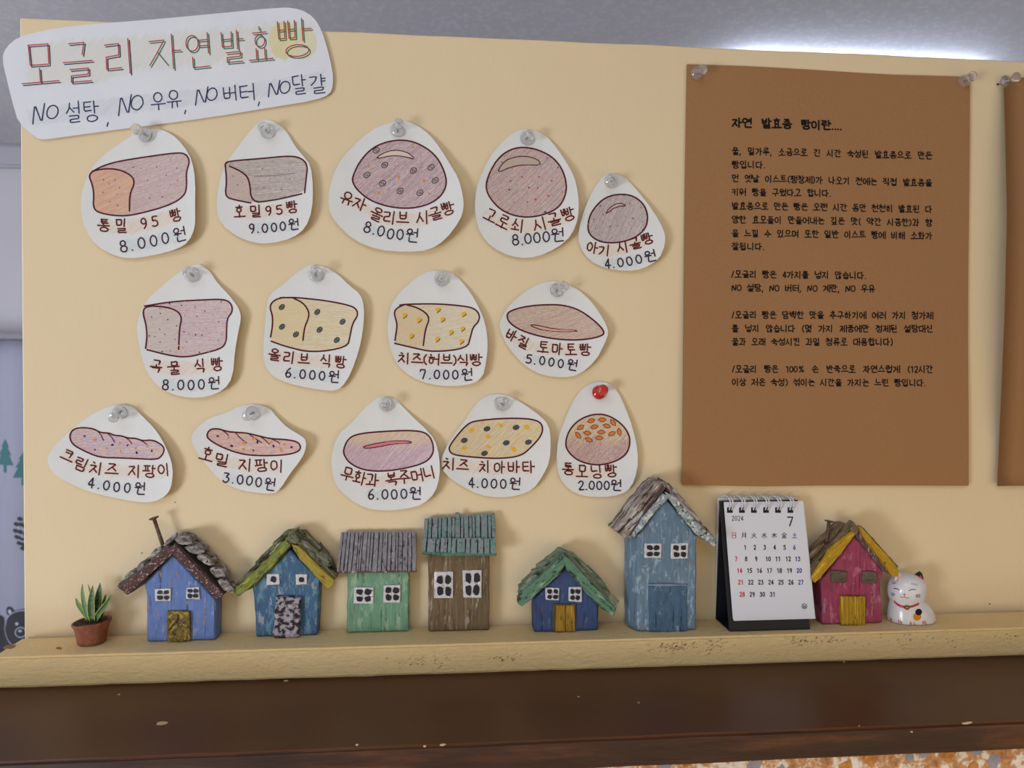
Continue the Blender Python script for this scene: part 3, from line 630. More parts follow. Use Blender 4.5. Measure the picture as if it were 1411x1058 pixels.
card(A, 2.94, [(1075, 485), (1112, 493), (1160, 530), (1200, 600), (1235, 640), (1265, 680), (1275, 760), (1272, 860), (1245, 930), (1190, 970), (1100, 990), (1040, 988), (970, 965), (905, 915), (886, 860), (888, 800), (900, 720), (925, 660), (965, 600), (1010, 540), (1045, 500)],
     (1083, 532), (1066, 513), 'clear push pin on the card with the grey-brown box loaf', 'white card with a grey-brown box-shaped loaf, second in the top row',
     loaf(([(920, 668), (935, 658), (1060, 645), (1180, 635), (1230, 650), (1252, 680), (1248, 730), (1240, 788), (1100, 812), (1020, 825), (960, 815), (918, 803), (925, 740)], [(186, 172, 164), (194, 180, 170), (176, 160, 156), (196, 184, 178)]), ([(922, 680), (940, 680), (985, 700), (1015, 735), (1020, 822), (960, 815), (920, 800), (925, 740)], [(206, 184, 172), (200, 180, 170)]),
          [(918, 672), (926, 658), (1060, 645), (1180, 635), (1230, 650), (1252, 680), (1246, 730), (1240, 788)], [(918, 672), (925, 740), (918, 803), (960, 815), (1020, 826)], [(935, 678), (985, 700), (1015, 730), (1022, 825), (1100, 817), (1228, 792)],
          multi(dots([PUR], [(1066, 687), (1113, 718), (1172, 694), (1178, 730), (1073, 762), (1144, 771), (950, 718), (967, 753), (991, 781), (988, 743)], .8), stroke([(1035, 718), (1110, 714), (1200, 708)], .8, (150, 112, 140))), ang=-.1),
     '호밀95빵', [(975, 862), (1040, 860), (1120, 853), (1188, 845)], 50, '9.000원', [(1025, 928), (1100, 925), (1195, 915)], 46, pw_=46)
C2 = Z(440, 140, 2.822)
p3 = [(135, 290), (160, 235), (210, 180), (280, 153), (350, 153), (410, 180), (460, 225), (490, 290), (495, 335), (475, 375), (430, 405), (360, 420), (280, 415), (200, 390), (150, 350), (130, 315)]
card(C2, 2.822, [(330, 75), (380, 95), (430, 135), (470, 190), (505, 250), (540, 310), (557, 380), (560, 430), (545, 475), (490, 545), (430, 582), (340, 588), (230, 580), (140, 545), (65, 475), (40, 420), (45, 340), (70, 260), (120, 190), (200, 115), (270, 85)],
     (304, 112), (310, 82), 'clear push pin on the widest card of the top row, head pointing up', 'widest white card of the top row, round loaf with dark ringed olives',
     roll(p3, [(204, 172, 178), (190, 160, 168), (212, 184, 184), (180, 150, 160)], None, -.75, multi(crescent([(218, 228), (245, 205), (290, 190), (340, 198), (378, 230), (330, 216), (280, 212)], (222, 210, 196)),
          rings([(222, 193), (255, 250), (187, 290), (247, 321), (366, 272), (435, 262), (451, 314), (392, 359), (315, 351)], 13, 10), dots([ORA], [(365, 181), (193, 256), (308, 296), (406, 313), (233, 358), (427, 364)], 2))),
     '유자 올리브 시골빵', [(112, 382), (165, 405), (240, 448), (340, 460), (410, 455), (500, 425)], 52, '8.000원', [(190, 492), (280, 517), (362, 524)], 52, nw=54)
p4 = [(642, 345), (660, 280), (700, 215), (760, 180), (830, 182), (900, 215), (940, 265), (958, 330), (950, 380), (925, 420), (870, 445), (800, 455), (730, 440), (680, 405)]
card(C2, 2.822, [(790, 108), (830, 112), (880, 135), (920, 185), (955, 240), (985, 300), (998, 360), (1002, 430), (990, 495), (955, 550), (880, 595), (810, 612), (740, 605), (670, 570), (625, 520), (605, 450), (604, 380), (620, 310), (660, 220), (710, 160), (750, 125)],
     (808, 142), (818, 130), 'clear push pin on the card with the red-speckled round loaf', 'white teardrop card with a red-speckled round loaf, fourth in the top row',
     roll(p4, [(196, 164, 166), (206, 176, 172), (184, 156, 162), (212, 180, 164)], None, -.8, multi(crescent([(692, 282), (705, 250), (740, 222), (800, 213), (850, 228), (860, 252), (800, 247), (740, 258)], (196, 178, 168)), scatter(p4, 26, [RED, PUR, ORA, RED, (150, 60, 50)], 1.3, 5))),
     '고로쇠 시골빵', [(665, 445), (720, 475), (775, 485), (850, 482), (962, 445)], 54, '8.000원', [(760, 540), (830, 533), (922, 524)], 52)
p5 = [(1040, 480), (1055, 430), (1100, 380), (1150, 362), (1210, 365), (1255, 400), (1272, 450), (1262, 500), (1220, 535), (1160, 552), (1090, 550), (1045, 520)]
card(C2, 2.822, [(1130, 280), (1180, 290), (1230, 345), (1290, 430), (1330, 510), (1333, 560), (1310, 620), (1250, 655), (1190, 662), (1110, 650), (1045, 620), (1005, 560), (1005, 500), (1025, 430), (1060, 350), (1100, 290)],
     (1136, 309), (1130, 309), 'clear push pin on the small card at the right end of the top row', 'smallest white card, at the right end of the top row, grey-pink bun with tiny dots',
     roll(p5, [(190, 172, 172), (200, 182, 180), (178, 162, 166)], None, -1.2, multi(crescent([(1108, 443), (1125, 415), (1160, 395), (1198, 408), (1150, 410)], (210, 188, 182)), scatter(p5, 24, [PUR, RED, ORA, BLK], .9, 8))),
     '아기 시골빵', [(1058, 570), (1112, 582), (1200, 562), (1268, 540)], 46, '4.000원', [(1116, 632), (1190, 625), (1278, 606)], 44)
# --- row 2
D = Z(180, 350, 4.15)
f6 = [(90, 300), (250, 272), (450, 262), (550, 262), (590, 290), (592, 335), (565, 370), (560, 440), (560, 500), (535, 540), (440, 565), (325, 592), (230, 580), (108, 548), (108, 470), (100, 400), (82, 340)]
card(D, 4.15, [(385, 58), (420, 68), (465, 110), (500, 165), (560, 225), (600, 270), (635, 320), (648, 370), (630, 450), (610, 560), (600, 700), (550, 775), (450, 815), (350, 822), (260, 805), (170, 760), (110, 680), (75, 580), (55, 470), (50, 400), (75, 320), (105, 260), (180, 190), (260, 120), (320, 80)],
     (352, 120), (325, 98), 'clear push pin on the leftmost card of the middle row', 'leftmost white card of the middle row, loaf covered in fine coloured specks',
     loaf((f6, [(212, 184, 190), (204, 176, 184), (216, 194, 196)]), ([(90, 310), (130, 303), (220, 308), (280, 332), (296, 370), (285, 430), (282, 545), (230, 578), (108, 545), (108, 470), (100, 400)], [(206, 190, 186), (212, 198, 192)]),
          [(92, 300), (250, 272), (450, 262), (550, 262), (590, 290), (595, 335), (563, 370), (560, 440), (560, 500), (535, 540), (440, 565), (325, 592), (230, 580), (108, 548)], [(130, 300), (92, 308), (82, 340), (100, 400), (108, 470), (100, 540)], [(110, 298), (220, 305), (280, 330), (300, 370), (287, 420), (283, 545)],
          multi(scatter(f6, 62, [PUR, YEL, RED, PUR, YEL], .95, 11)), ang=-.05),
     '곡물 식빵', [(160, 640), (252, 652), (360, 645), (505, 632)], 78, '8.000원', [(212, 745), (350, 748), (488, 738)], 72, nw=74)
f7 = [(880, 250), (1000, 255), (1120, 268), (1230, 290), (1290, 310), (1305, 350), (1275, 400), (1260, 470), (1245, 535), (1040, 565), (900, 532), (812, 500), (818, 420), (820, 360), (803, 300), (830, 265)]
card(D, 4.15, [(1050, 60), (1120, 75), (1190, 120), (1250, 180), (1320, 235), (1340, 300), (1340, 390), (1325, 500), (1290, 620), (1240, 730), (1185, 782), (1080, 775), (950, 750), (860, 720), (800, 680), (770, 610), (770, 500), (778, 400), (785, 300), (800, 235), (870, 180), (950, 110), (1010, 70)],
     (1060, 118), (1060, 90), 'clear push pin on the card with the yellow olive loaf', 'white card with a pale yellow black-olive loaf, second in the middle row',
     loaf((f7, [(230, 216, 176), (234, 222, 188), (226, 204, 160), (232, 212, 170)]), ([(880, 255), (930, 258), (990, 282), (1018, 330), (1015, 370), (998, 420), (990, 500), (900, 528), (815, 498), (820, 360), (806, 300), (830, 270)], [(232, 208, 160), (230, 212, 172)]),
          [(860, 252), (940, 250), (1000, 255), (1120, 268), (1230, 290), (1290, 310), (1308, 350), (1273, 400), (1260, 470), (1245, 535), (1040, 565), (900, 532), (812, 500)], [(880, 250), (830, 263), (800, 300), (820, 360), (818, 420), (808, 475)], [(930, 252), (990, 280), (1024, 330), (1020, 370), (998, 420), (990, 493)],
          rings([(870, 305), (872, 417), (950, 461), (1070, 333), (1216, 389), (1084, 434), (1183, 493)], 17, 12, (40, 46, 56), -.8, (120, 130, 130), 1.2), ang=-.05),
     '올리브 식빵', [(832, 575), (910, 590), (1000, 606), (1110, 612), (1205, 618)], 72, '6.000원', [(908, 678), (1040, 690), (1168, 702)], 66, nw=72)
E4 = Z(520, 350, 4.15)
f8 = [(160, 290), (330, 285), (460, 295), (550, 310), (580, 350), (575, 390), (545, 420), (530, 480), (512, 540), (320, 562), (200, 535), (102, 512), (110, 450), (115, 400), (98, 340), (115, 310)]
def cheese(ik, T, sc):
    for (x, y) in [(157, 355), (240, 380), (197, 471), (347, 322), (373, 376), (493, 347), (487, 430), (421, 450), (343, 490), (480, 503)]:
        ik.poly(T([(x-13, y-10), (x+8, y-16), (x+13, y+8), (x-8, y+14)]), YEL, .00018); ik.line(T([(x-6, y+15), (x+12, y+2), (x+14, y-6)]), 1.1, (120, 70, 30), .00022)
card(E4, 4.15, [(340, 95), (420, 105), (470, 145), (530, 220), (580, 310), (615, 400), (630, 520), (615, 640), (600, 700), (550, 740), (430, 757), (300, 745), (190, 700), (120, 640), (80, 560), (60, 440), (65, 360), (90, 270), (150, 200), (230, 130), (290, 100)],
     (366, 142), (369, 132), 'clear push pin on the card with the yellow cheese-cube loaf', 'white card with a loaf studded with yellow cheese cubes, third in the middle row',
     loaf((f8, [(228, 214, 180), (224, 206, 172), (232, 220, 190)]), ([(160, 292), (230, 312), (280, 345), (294, 378), (275, 430), (263, 525), (200, 533), (104, 510), (115, 400), (100, 340), (118, 310)], [(226, 200, 156), (222, 204, 168)]),
          [(130, 295), (160, 289), (330, 285), (460, 295), (550, 310), (584, 350), (577, 390), (545, 420), (530, 480), (512, 540), (320, 562), (200, 535), (102, 512)], [(160, 290), (113, 310), (96, 340), (116, 400), (110, 450), (103, 495)], [(160, 290), (230, 308), (282, 340), (298, 375), (275, 430), (263, 523)], cheese, ang=-.3),
     '치즈(허브)식빵', [(155, 595), (250, 602), (370, 605), (470, 608), (562, 606)], 66, '7.000원', [(262, 685), (380, 688), (512, 690)], 66, nw=74)
p9 = [(735, 350), (760, 325), (850, 300), (960, 290), (1060, 292), (1150, 320), (1230, 380), (1285, 440), (1280, 470), (1180, 492), (1060, 492), (940, 475), (820, 440), (750, 395)]
card(E4, 4.15, [(985, 152), (1060, 165), (1120, 190), (1170, 225), (1230, 290), (1290, 390), (1310, 450), (1290, 510), (1240, 610), (1150, 690), (1060, 707), (950, 695), (860, 655), (790, 590), (730, 510), (697, 430), (700, 380), (740, 310), (800, 250), (880, 190)],
     (1022, 208), (1072, 180), 'clear push pin leaning right on the pointed oval loaf card', 'white card with a pointed oval brown loaf, right end of the middle row',
     roll(p9, [(206, 176, 162), (214, 184, 160), (196, 168, 160), (212, 178, 150)], None, -.4, crescent([(872, 405), (920, 410), (1010, 430), (1165, 440), (1060, 446), (940, 436), (880, 414)], (224, 180, 160))),
     '바질 토마토빵', [(765, 465), (835, 508), (920, 530), (1075, 548), (1180, 548)], 68, '5.000원', [(862, 600), (960, 612), (1110, 634)], 62, nw=70)
# --- row 3
F5 = Z(60, 540, 3.713)
p10 = [(145, 225), (160, 190), (200, 180), (260, 185), (300, 208), (340, 208), (370, 222), (400, 222), (440, 235), (480, 235), (515, 248), (570, 242), (620, 265), (637, 290), (620, 325), (590, 342), (480, 338), (380, 335), (290, 332), (210, 295), (160, 265)]
card(F5, 3.713, [(400, 62), (460, 72), (520, 130), (570, 175), (615, 230), (660, 310), (683, 380), (680, 450), (665, 500), (620, 540), (535, 563), (400, 545), (250, 510), (130, 455), (60, 400), (38, 345), (60, 290), (120, 220), (190, 160), (260, 110), (330, 75)],
     (392, 103), (355, 132), 'clear push pin on the leftmost card of the bottom row, head leaning down left', 'leftmost white card of the bottom row, twisted baton with purple and yellow shading',
     roll(p10, lambda x, y: random.choice([(226, 186, 156), (232, 204, 160), (224, 176, 160)]) if y < 595+(x-140)*.18 else random.choice([(206, 178, 196), (196, 172, 196), (226, 190, 170)]), None, -.2, multi(stroke([(270, 190), (298, 212), (314, 246)]), stroke([(330, 208), (355, 228), (370, 255)]), stroke([(410, 225), (440, 240), (458, 262)]), stroke([(480, 235), (512, 248), (538, 265)]),
          dots([(70, 34, 60)], [(220, 224), (272, 293), (359, 269), (437, 271), (485, 308), (566, 298)], 1.6), dots([ORA], [(270, 243), (397, 260), (330, 285), (402, 302), (479, 285), (541, 275)], 2))),
     '크림치즈 지팡이', [(138, 325), (212, 372), (300, 392), (382, 398), (480, 400), (560, 402), (632, 392)], 66, '4.000원', [(255, 460), (370, 480), (505, 490)], 62, nw=74)
p11 = [(842, 215), (860, 188), (900, 186), (940, 200), (980, 205), (1040, 208), (1110, 225), (1170, 238), (1250, 240), (1310, 250), (1328, 275), (1315, 300), (1250, 318), (1130, 325), (1020, 318), (920, 282), (850, 240)]
card(F5, 3.713, [(1085, 60), (1160, 80), (1200, 130), (1260, 185), (1330, 220), (1356, 245), (1350, 300), (1320, 350), (1270, 410), (1220, 490), (1180, 518), (1070, 510), (980, 490), (900, 440), (850, 380), (790, 300), (765, 240), (775, 205), (810, 165), (855, 130), (940, 105), (1010, 70)],
     (1068, 108), (1038, 122), 'clear push pin on the wavy-edged card with the pink twist', 'wavy-edged white card with a pink twisted baton, second in the bottom row',
     roll(p11, [(226, 182, 170), (220, 172, 164), (230, 190, 176), (214, 166, 164)], None, -.15, multi(stroke([(915, 192), (935, 205), (950, 220)]), stroke([(985, 206), (1010, 235), (1040, 258)]), stroke([(1045, 208), (1085, 235), (1120, 258)]), stroke([(1110, 225), (1140, 245), (1160, 265)]), stroke([(1170, 238), (1200, 250), (1215, 262)]),
          dots([(70, 34, 60)], [(897, 224), (967, 274), (1098, 255), (1077, 297), (1182, 274), (1277, 278)], 1.7), dots([ORA], [(950, 232), (1030, 258), (1080, 236), (1168, 255), (1240, 265), (1026, 290), (1222, 293)], 2.1))),
     '호밀 지팡이', [(845, 315), (912, 345), (1012, 368), (1100, 374), (1200, 374)], 66, '3.000원', [(942, 434), (1050, 448), (1165, 468)], 62, nw=76, kw=dict(kr=.03))
H6 = Z(440, 520, 3.067)
p12 = [(105, 300), (125, 255), (170, 235), (300, 225), (410, 222), (460, 235), (482, 275), (482, 320), (450, 355), (380, 378), (280, 395), (190, 390), (130, 360), (107, 325)]
card(H6, 3.067, [(260, 80), (320, 85), (350, 120), (400, 170), (450, 215), (490, 260), (508, 330), (510, 410), (490, 480), (440, 530), (370, 550), (280, 560), (200, 550), (130, 510), (70, 450), (55, 370), (60, 300), (85, 235), (140, 190), (190, 130), (230, 95)],
     (283, 114), (281, 108), 'clear push pin on the card with the pink-slit oval loaf', 'white card with a lilac oval loaf and pink slit, third in the bottom row',
     roll(p12, lambda x, y: random.choice([(222, 190, 164), (228, 200, 172)]) if y < 612+random.uniform(-4, 4) else random.choice([(206, 172, 190), (214, 184, 196), (200, 164, 180)]), None, -.9, crescent([(187, 290), (250, 275), (330, 265), (390, 268), (390, 276), (320, 278), (230, 296), (190, 298)], (222, 130, 140))),
     '무화과 복주머니', [(122, 405), (195, 428), (275, 434), (350, 418), (408, 412), (465, 396)], 56, '6.000원', [(220, 490), (310, 490), (408, 485)], 52, nw=58)
p13 = [(548, 290), (580, 245), (625, 195), (660, 182), (770, 172), (880, 172), (930, 185), (942, 215), (930, 250), (890, 295), (850, 330), (760, 342), (650, 335), (570, 325), (550, 310)]
card(H6, 3.067, [(740, 68), (800, 75), (860, 110), (930, 160), (965, 200), (973, 260), (968, 350), (940, 410), (900, 470), (830, 497), (760, 505), (680, 495), (600, 455), (530, 405), (514, 360), (522, 320), (560, 250), (610, 190), (660, 110), (700, 80)],
     (772, 112), (760, 102), 'clear push pin on the card with the slanted flat loaf', 'white card with a slanted flat yellow loaf, fourth in the bottom row',
     roll(p13, [(230, 208, 150), (234, 216, 166), (222, 194, 144), (230, 206, 170)], None, -.9, multi(dots([YEL], [(643, 222), (765, 202), (712, 249), (875, 209), (714, 292), (820, 302), (612, 297)], 3.2), rings([(708, 216), (830, 210), (612, 264), (789, 275), (881, 271), (697, 319)], 13, 9, BLK, -.3, (96, 104, 110)))),
     '치즈 치아바타', [(548, 362), (640, 372), (750, 378), (880, 374)], 52, '4.000원', [(640, 440), (730, 445), (825, 446)], 50, nw=56)
p14 = [(1035, 280), (1050, 225), (1090, 180), (1150, 155), (1210, 155), (1270, 190), (1305, 240), (1305, 290), (1285, 330), (1230, 360), (1160, 370), (1090, 350), (1050, 315)]
def seeds(ik, T, sc):
    for i, (x, y) in enumerate([(1147, 182), (1193, 178), (1238, 190), (1101, 210), (1160, 208), (1212, 204), (1130, 234), (1189, 230), (1233, 236), (1263, 229), (1091, 243), (1136, 262), (1180, 254)]):
        a_ = [-.3, 0, .9, -.5, -.2, .3, .1, 0, -.4, 1.4, .9, .4, .1][i]; ca, sa = math.cos(a_), math.sin(a_)
        pts = T([(x+u*ca-v*sa, y+u*sa+v*ca) for u, v in [(-17, 0), (-6, -8), (6, -8), (17, 0), (6, 8), (-6, 8)]]); ik.poly(pts, (214, 132, 72), .00018); ik.line(closed(pts), .9, (120, 50, 30), .00024)
card(H6, 3.067, [(1160, 18), (1220, 20), (1260, 60), (1290, 130), (1318, 210), (1338, 310), (1335, 390), (1310, 460), (1270, 490), (1200, 503), (1110, 498), (1050, 470), (1010, 420), (998, 350), (1005, 260), (1030, 190), (1070, 100), (1110, 45)],
     (1181, 64), (1202, 50), 'red push pin, the only coloured one', 'egg-shaped white card under the red pin, bun sprinkled with orange seeds',
     roll(p14, lambda x, y: random.choice([(222, 196, 158), (216, 186, 150)]) if y < 605+random.uniform(-5, 5) else random.choice([(196, 158, 150), (186, 146, 150), (208, 170, 150)]), None, -.9, seeds),
     '통모닝빵', [(1048, 384), (1102, 393), (1152, 398), (1228, 392)], 54, '2.000원', [(1102, 452), (1170, 452), (1250, 452)], 46, pin='red', nw=54, kw=dict(kr=.02))

# ------------------------------------------------------------------ kraft paper sheets
kr, S = sheet('kraft_paper_sheet', [(945, 90), (1030, 93), (1120, 97), (1230, 104), (1333, 108), (1332, 300), (1330, 480), (1329, 668), (1240, 668), (1130, 668), (1040, 669), (937, 667), (939, 480), (942, 280)], (1140, 100), M['kraft'], smooth_n=0, step=.012, d0=.0016, k1=.006, k3=.05, kr=0, wave=.0006)
tag(kr, 'large brown kraft paper sheet with black printed Korean text', 'sheet')
K = Z(990, 150, 4.552); K2 = Z(990, 360, 4.552)
def para(ik, T, txt, x0, x1, y0, y1, h, w, c, em=46, sp=None, sw=1.0):
    """one printed line from x0 to x1 (survey frame); blanks stretch to fill the measure"""
    def ad(ch): return {' ': 0, ',': 16, '.': 17, '(': 20, ')': 20, '/': 22, 'N': 33, 'O': 35, '%': 42, '1': 22}.get(ch, 28 if ch.isdigit() else em)
    nat = sum(ad(c_) for c_ in txt); ns = txt.count(' ')
    gapx = (x1-x0-nat)/ns if ns and x1 else 34
    if ns and gapx < 16: k = (x1-x0-ns*26)/nat; gapx = 26
    else: k = 1.0 if ns else (x1-x0)/nat
    x = x0
    for ch in txt:
        if ch == ' ': x += gapx; continue
        a_ = ad(ch)*k; xc = x+a_/2; y = y0+(y1-y0)*(xc-75)/1255
        X, Y = T([(xc, y)])[0]; han = '가' <= ch <= '힣'
        if han: ik.char(ch, X, Y, a_*.86/4.552, h/4.552, .005, w, c, .012, sm=1)
        else: ik.char(ch, X, Y+.3, (40 if ch in 'NO' else 38)/4.552, h*.85/4.552, .005, w, c, .01, sm=1)
        x += a_
INKC = (26, 20, 20)
ik = Ink(S); para(ik, K, '자연 발효종 빵이란....', 75, 768, 93, 125, 56, 2.3, INKC, em=64); ik.done('heading_lettering', kr)
L1 = [('물, 밀가루, 소금으로 긴 시간 숙성된 발효종으로 만든', 1330, 270, 298), ('빵입니다.', 288, 355, 370), ('먼 옛날 이스트(팽창제)가 나오기 전에는 직접 발효종을', 1330, 440, 468), ('키워 빵을 구웠다고 합니다.', 697, 525, 545),
      ('발효종으로 만든 빵은 오랜 시간 동안 천천히 발효된 다', 1330, 612, 634), ('양한 효모들이 만들어내는 깊은 맛( 약간 시큼한)과 향', 1330, 697, 718), ('을 느낄 수 있으며 또한 일반 이스트 빵에 비해 소화가', 1330, 783, 800), ('잘됩니다.', 283, 865, 875)]
L2 = [('/모글리 빵은 4가지를 넣지 않습니다.', 915, 82, 98), ('NO 설탕, NO 버터, NO 계란, NO 우유', 968, 167, 178), ('/모글리 빵은 담백한 맛을 추구하기에 여러 가지 첨가제', 1330, 337, 342), ('를 넣지 않습니다 (몇 가지 제품에만 정제된 설탕대신', 1328, 422, 425),
      ('꿀과 오래 숙성시킨 과일 청류로 대용합니다)', 1078, 505, 508), ('/모글리 빵은 100% 손 반죽으로 자연스럽게 (12시간', 1325, 675, 677), ('이상 저온 숙성) 섞이는 시간을 가지는 느린 빵입니다.', 1283, 757, 762)]
for T, LL in ((K, L1), (K2, L2)):
    for (t, x1, y0, y1) in LL:
        ik = Ink(S); para(ik, T, t, 75 if T is K else 72, x1, y0, y1, 44, 1.45, INKC); ik.done('text_line', kr)
push_pin((960, 101), (969, 95), 'clear push pin at the top left corner of the brown sheet', d0=.0026, k=.95)
push_pin((1328, 112), (1341, 104), 'clear push pin at the top right corner of the large brown sheet', d0=.0026, k=.95)
# second sheet, cut by the frame, bowed off the board
p2 = P(1384, 112); W2 = .21
vs = []; fs = []; nx_, nz2 = 16, 30
zt2 = P(1384, 108).z; zb2 = P(1378, 668).z
for th in (0, .0003):
    for j in range(nz2+1):
        for i in range(nx_+1):
            t = j/nz2; u = i/nx_; z = zt2+(zb2-zt2)*t
            lift = .0015+.011*math.sin(math.pi*min(1, t*1.1+.02))**.7*(1-u)**2*(.9) + .004*t
            ks = [(0, 1379), (.12, 1382), (.35, 1386.5), (.6, 1384.5), (1, 1377.5)]; q_ = next(k_ for k_ in range(4) if t <= ks[k_+1][0]); ex_ = ks[q_][1]+(ks[q_+1][1]-ks[q_][1])*(t-ks[q_][0])/(ks[q_+1][0]-ks[q_][0])
            x = P(ex_, 400, lift).x*(1-u)+(P(1377.5, 400).x+W2)*u
            vs.append(Vector((x, -lift+th, z)))
n1 = (nx_+1)*(nz2+1)
for j in range(nz2):
    for i in range(nx_):
        q = j*(nx_+1)+i; fs.append((q, q+nx_+1, q+nx_+2, q+1)); fs.append((n1+q, n1+q+1, n1+q+nx_+2, n1+q+nx_+1))
rim = [j*(nx_+1) for j in range(nz2+1)]+[nz2*(nx_+1)+i for i in range(1, nx_+1)]+[j*(nx_+1)+nx_ for j in range(nz2-1, -1, -1)]+[i for i in range(nx_-1, 0, -1)]
for a_, b_ in zip(rim, rim[1:]+rim[:1]): fs.append((a_, b_, n1+b_, n1+a_))
k2 = link('kraft_paper_sheet', mesh(vs, fs), M['kraft'], at=(p2.x, -.002, p2.z), smooth=True); tag(k2, 'second brown kraft paper sheet cut off by the right edge, bowed off the board', 'sheet')
push_pin((1385, 113), (1403, 105), 'clear push pin at the far right edge of the picture', d0=.0035, k=.95)
hole = plain('tack_hole', (60, 42, 24), .9)
for x, y in ((1335, 187), (1375, 116), (195, 762), (216, 772), (241, 692), (1364, 832), (862, 3+880-60)): blot('tack_hole', x, y, *((1.2, 1.2) if x in (1335, 1375) else (.6, .6)), .0006, board, hole, 0, .0004, int(x), 'y')

# ------------------------------------------------------------------ desk calendar
n_ = None
fb_l = G(1004.7, 870); fb_r = G(1117, 868); yb = (fb_l.y+fb_r.y)/2
fb_l = Vector((fb_l.x, yb, .0004)); fb_r = Vector((fb_r.x, yb, .0004))
def at_x(px, py, x):
    q = ray(px, py); return CAM+q*((x-CAM.x)/q.x)
top_l = at_x(990.8, 690, fb_l.x+.0002)
top_l.y = max(min(top_l.y, -.0075), -.0175)
print('calendar top', top_l, fb_l, fb_r)
HZ = P(990, 690, -top_l.y).z
top_l = Vector((fb_l.x, top_l.y, HZ)); top_r = Vector((fb_r.x, top_l.y, HZ)); bk_l = Vector((fb_l.x, -.0012, .0004)); bk_r = Vector((fb_r.x, -.0012, .0004))
cal = empty('desk_calendar', ((fb_l+bk_r)/2)*1.0); tag(cal, 'small white desk calendar on a black tent stand with spiral rings', 'calendar')
def panel(name, a_, b_, c_, d_, th, mat, parent, lab=None):
    n = (b_-a_).cross(d_-a_).normalized()*th
    o = link(name, bm_mesh(loft_bm([[a_, b_, c_, d_], [a_+n, b_+n, c_+n, d_+n]], 0)), mat, parent)
    if lab: o['label'] = lab
    return o
panel('stand_front', fb_l, fb_r, top_r, top_l, -.0011, M['black_card'], cal)
wc = plain('white_card_back', (205, 203, 200), .7)
panel('stand_back', bk_l, bk_r, top_r, top_l, .0008, M['black_card'], cal)
bx = Vector((-.0006, -.0, 0)); panel('stand_base', fb_l, fb_r, bk_r, bk_l, .0008, M['black_card'], cal)
e0 = Vector((-.0004, .0009, 0))
# page block: leans with the front of the stand
fn = (top_l-fb_l).cross(fb_r-fb_l).normalized()
if fn.y > 0: fn = -fn
pp0 = fb_l+fn*.0006
def CP(px, py, lift=0): return PL(px, py, pp0+fn*lift, fn)
CE = Z(960, 670, 5.035)
c4 = [CP(*q) for q in CE([(247, 916), (815, 914), (705, 112), (158, 110)])]
# make it a true rectangle on the stand
uax = (c4[1]-c4[0]); W_ = uax.length; uax = Vector((1, 0, 0)); vax = (top_l-fb_l).normalized()
H_ = (c4[3]-c4[0]).dot(vax)
o0 = c4[0]
pg = [o0, o0+uax*W_, o0+uax*W_+vax*H_, o0+vax*H_]
for k in range(3):
    d_ = fn*(.0004*k) - vax*(.0008*(2-k)) + uax*.0004*(2-k)
    page = link('page', bm_mesh(loft_bm([[p+d_ for p in pg], [p+d_+fn*.0003 for p in pg]], 0)), M['page'], cal)
PLFT = .0008+.0003
Sc = lambda px, py, lift=0: CP(px, py, PLFT+lift*.6)
ik = Ink(Sc)
def num(s, x, y, c, h=30, w=1.2, wd=None):
    k = sum(1 for _ in s); X, Y = CE([(x, y)])[0]
    stp = h*.66/5.035
    for i, ch in enumerate(s): ik.char(ch, X+(i-(k-1)/2)*stp, Y, h*.8/5.035, h/5.035, .0, w, c, 0, sm=1, lift=.0001, gl=AS['7b'] if ch == '7' else None)
R_, B_, K_ = (200, 44, 62), (52, 72, 160), (40, 42, 52)
num('2024', 283, 222, K_, 32, .85); ik.char('7b', *CE([(658, 243)])[0], 66/5.035*.95, 62/5.035, 0, 1.9, K_, 0, sm=0, gl=AS['7b'], lift=.0001)
for i, (ch, x) in enumerate(zip('日月火水木金土', (259, 328, 397, 468, 538, 607, 679))):
    ik.char(ch, *CE([(x, 340)])[0], 34/5.035, 36/5.035, 0, .9, R_ if i == 0 else (B_ if i == 6 else K_), 0, sm=0, lift=.0001)
rows = [(423, 1, [336, 403, 472, 541, 610, 678], 6), (503, 7, [273, 343, 413, 495, 563, 634, 700], 6), (584, 14, [297, 366, 435, 504, 573, 643, 711], 6), (665, 21, [305, 375, 444, 515, 584, 654, 722], 6), (749, 28, [315, 385, 455, 526], 9)]
for y, n0_, xs, bl_ in rows:
    for i, x in enumerate(xs):
        n = n0_+i; num(str(n), x, y, R_ if n in (7, 14, 21, 28) else (B_ if n in (6, 13, 20, 27) else K_), 30)
e_ = CE(ell(747, 831, 18, 18, 14)); ik.line(closed(e_), .7, K_, .0001)
for q in ([(732, 822), (747, 828), (762, 820)], [(730, 834), (764, 834)], [(734, 844), (750, 838), (762, 844)], [(740, 816), (742, 846)], [(752, 828), (753, 848)]): ik.line(CE(q), .6, K_, .0001)
ik.done('printed_dates', page)
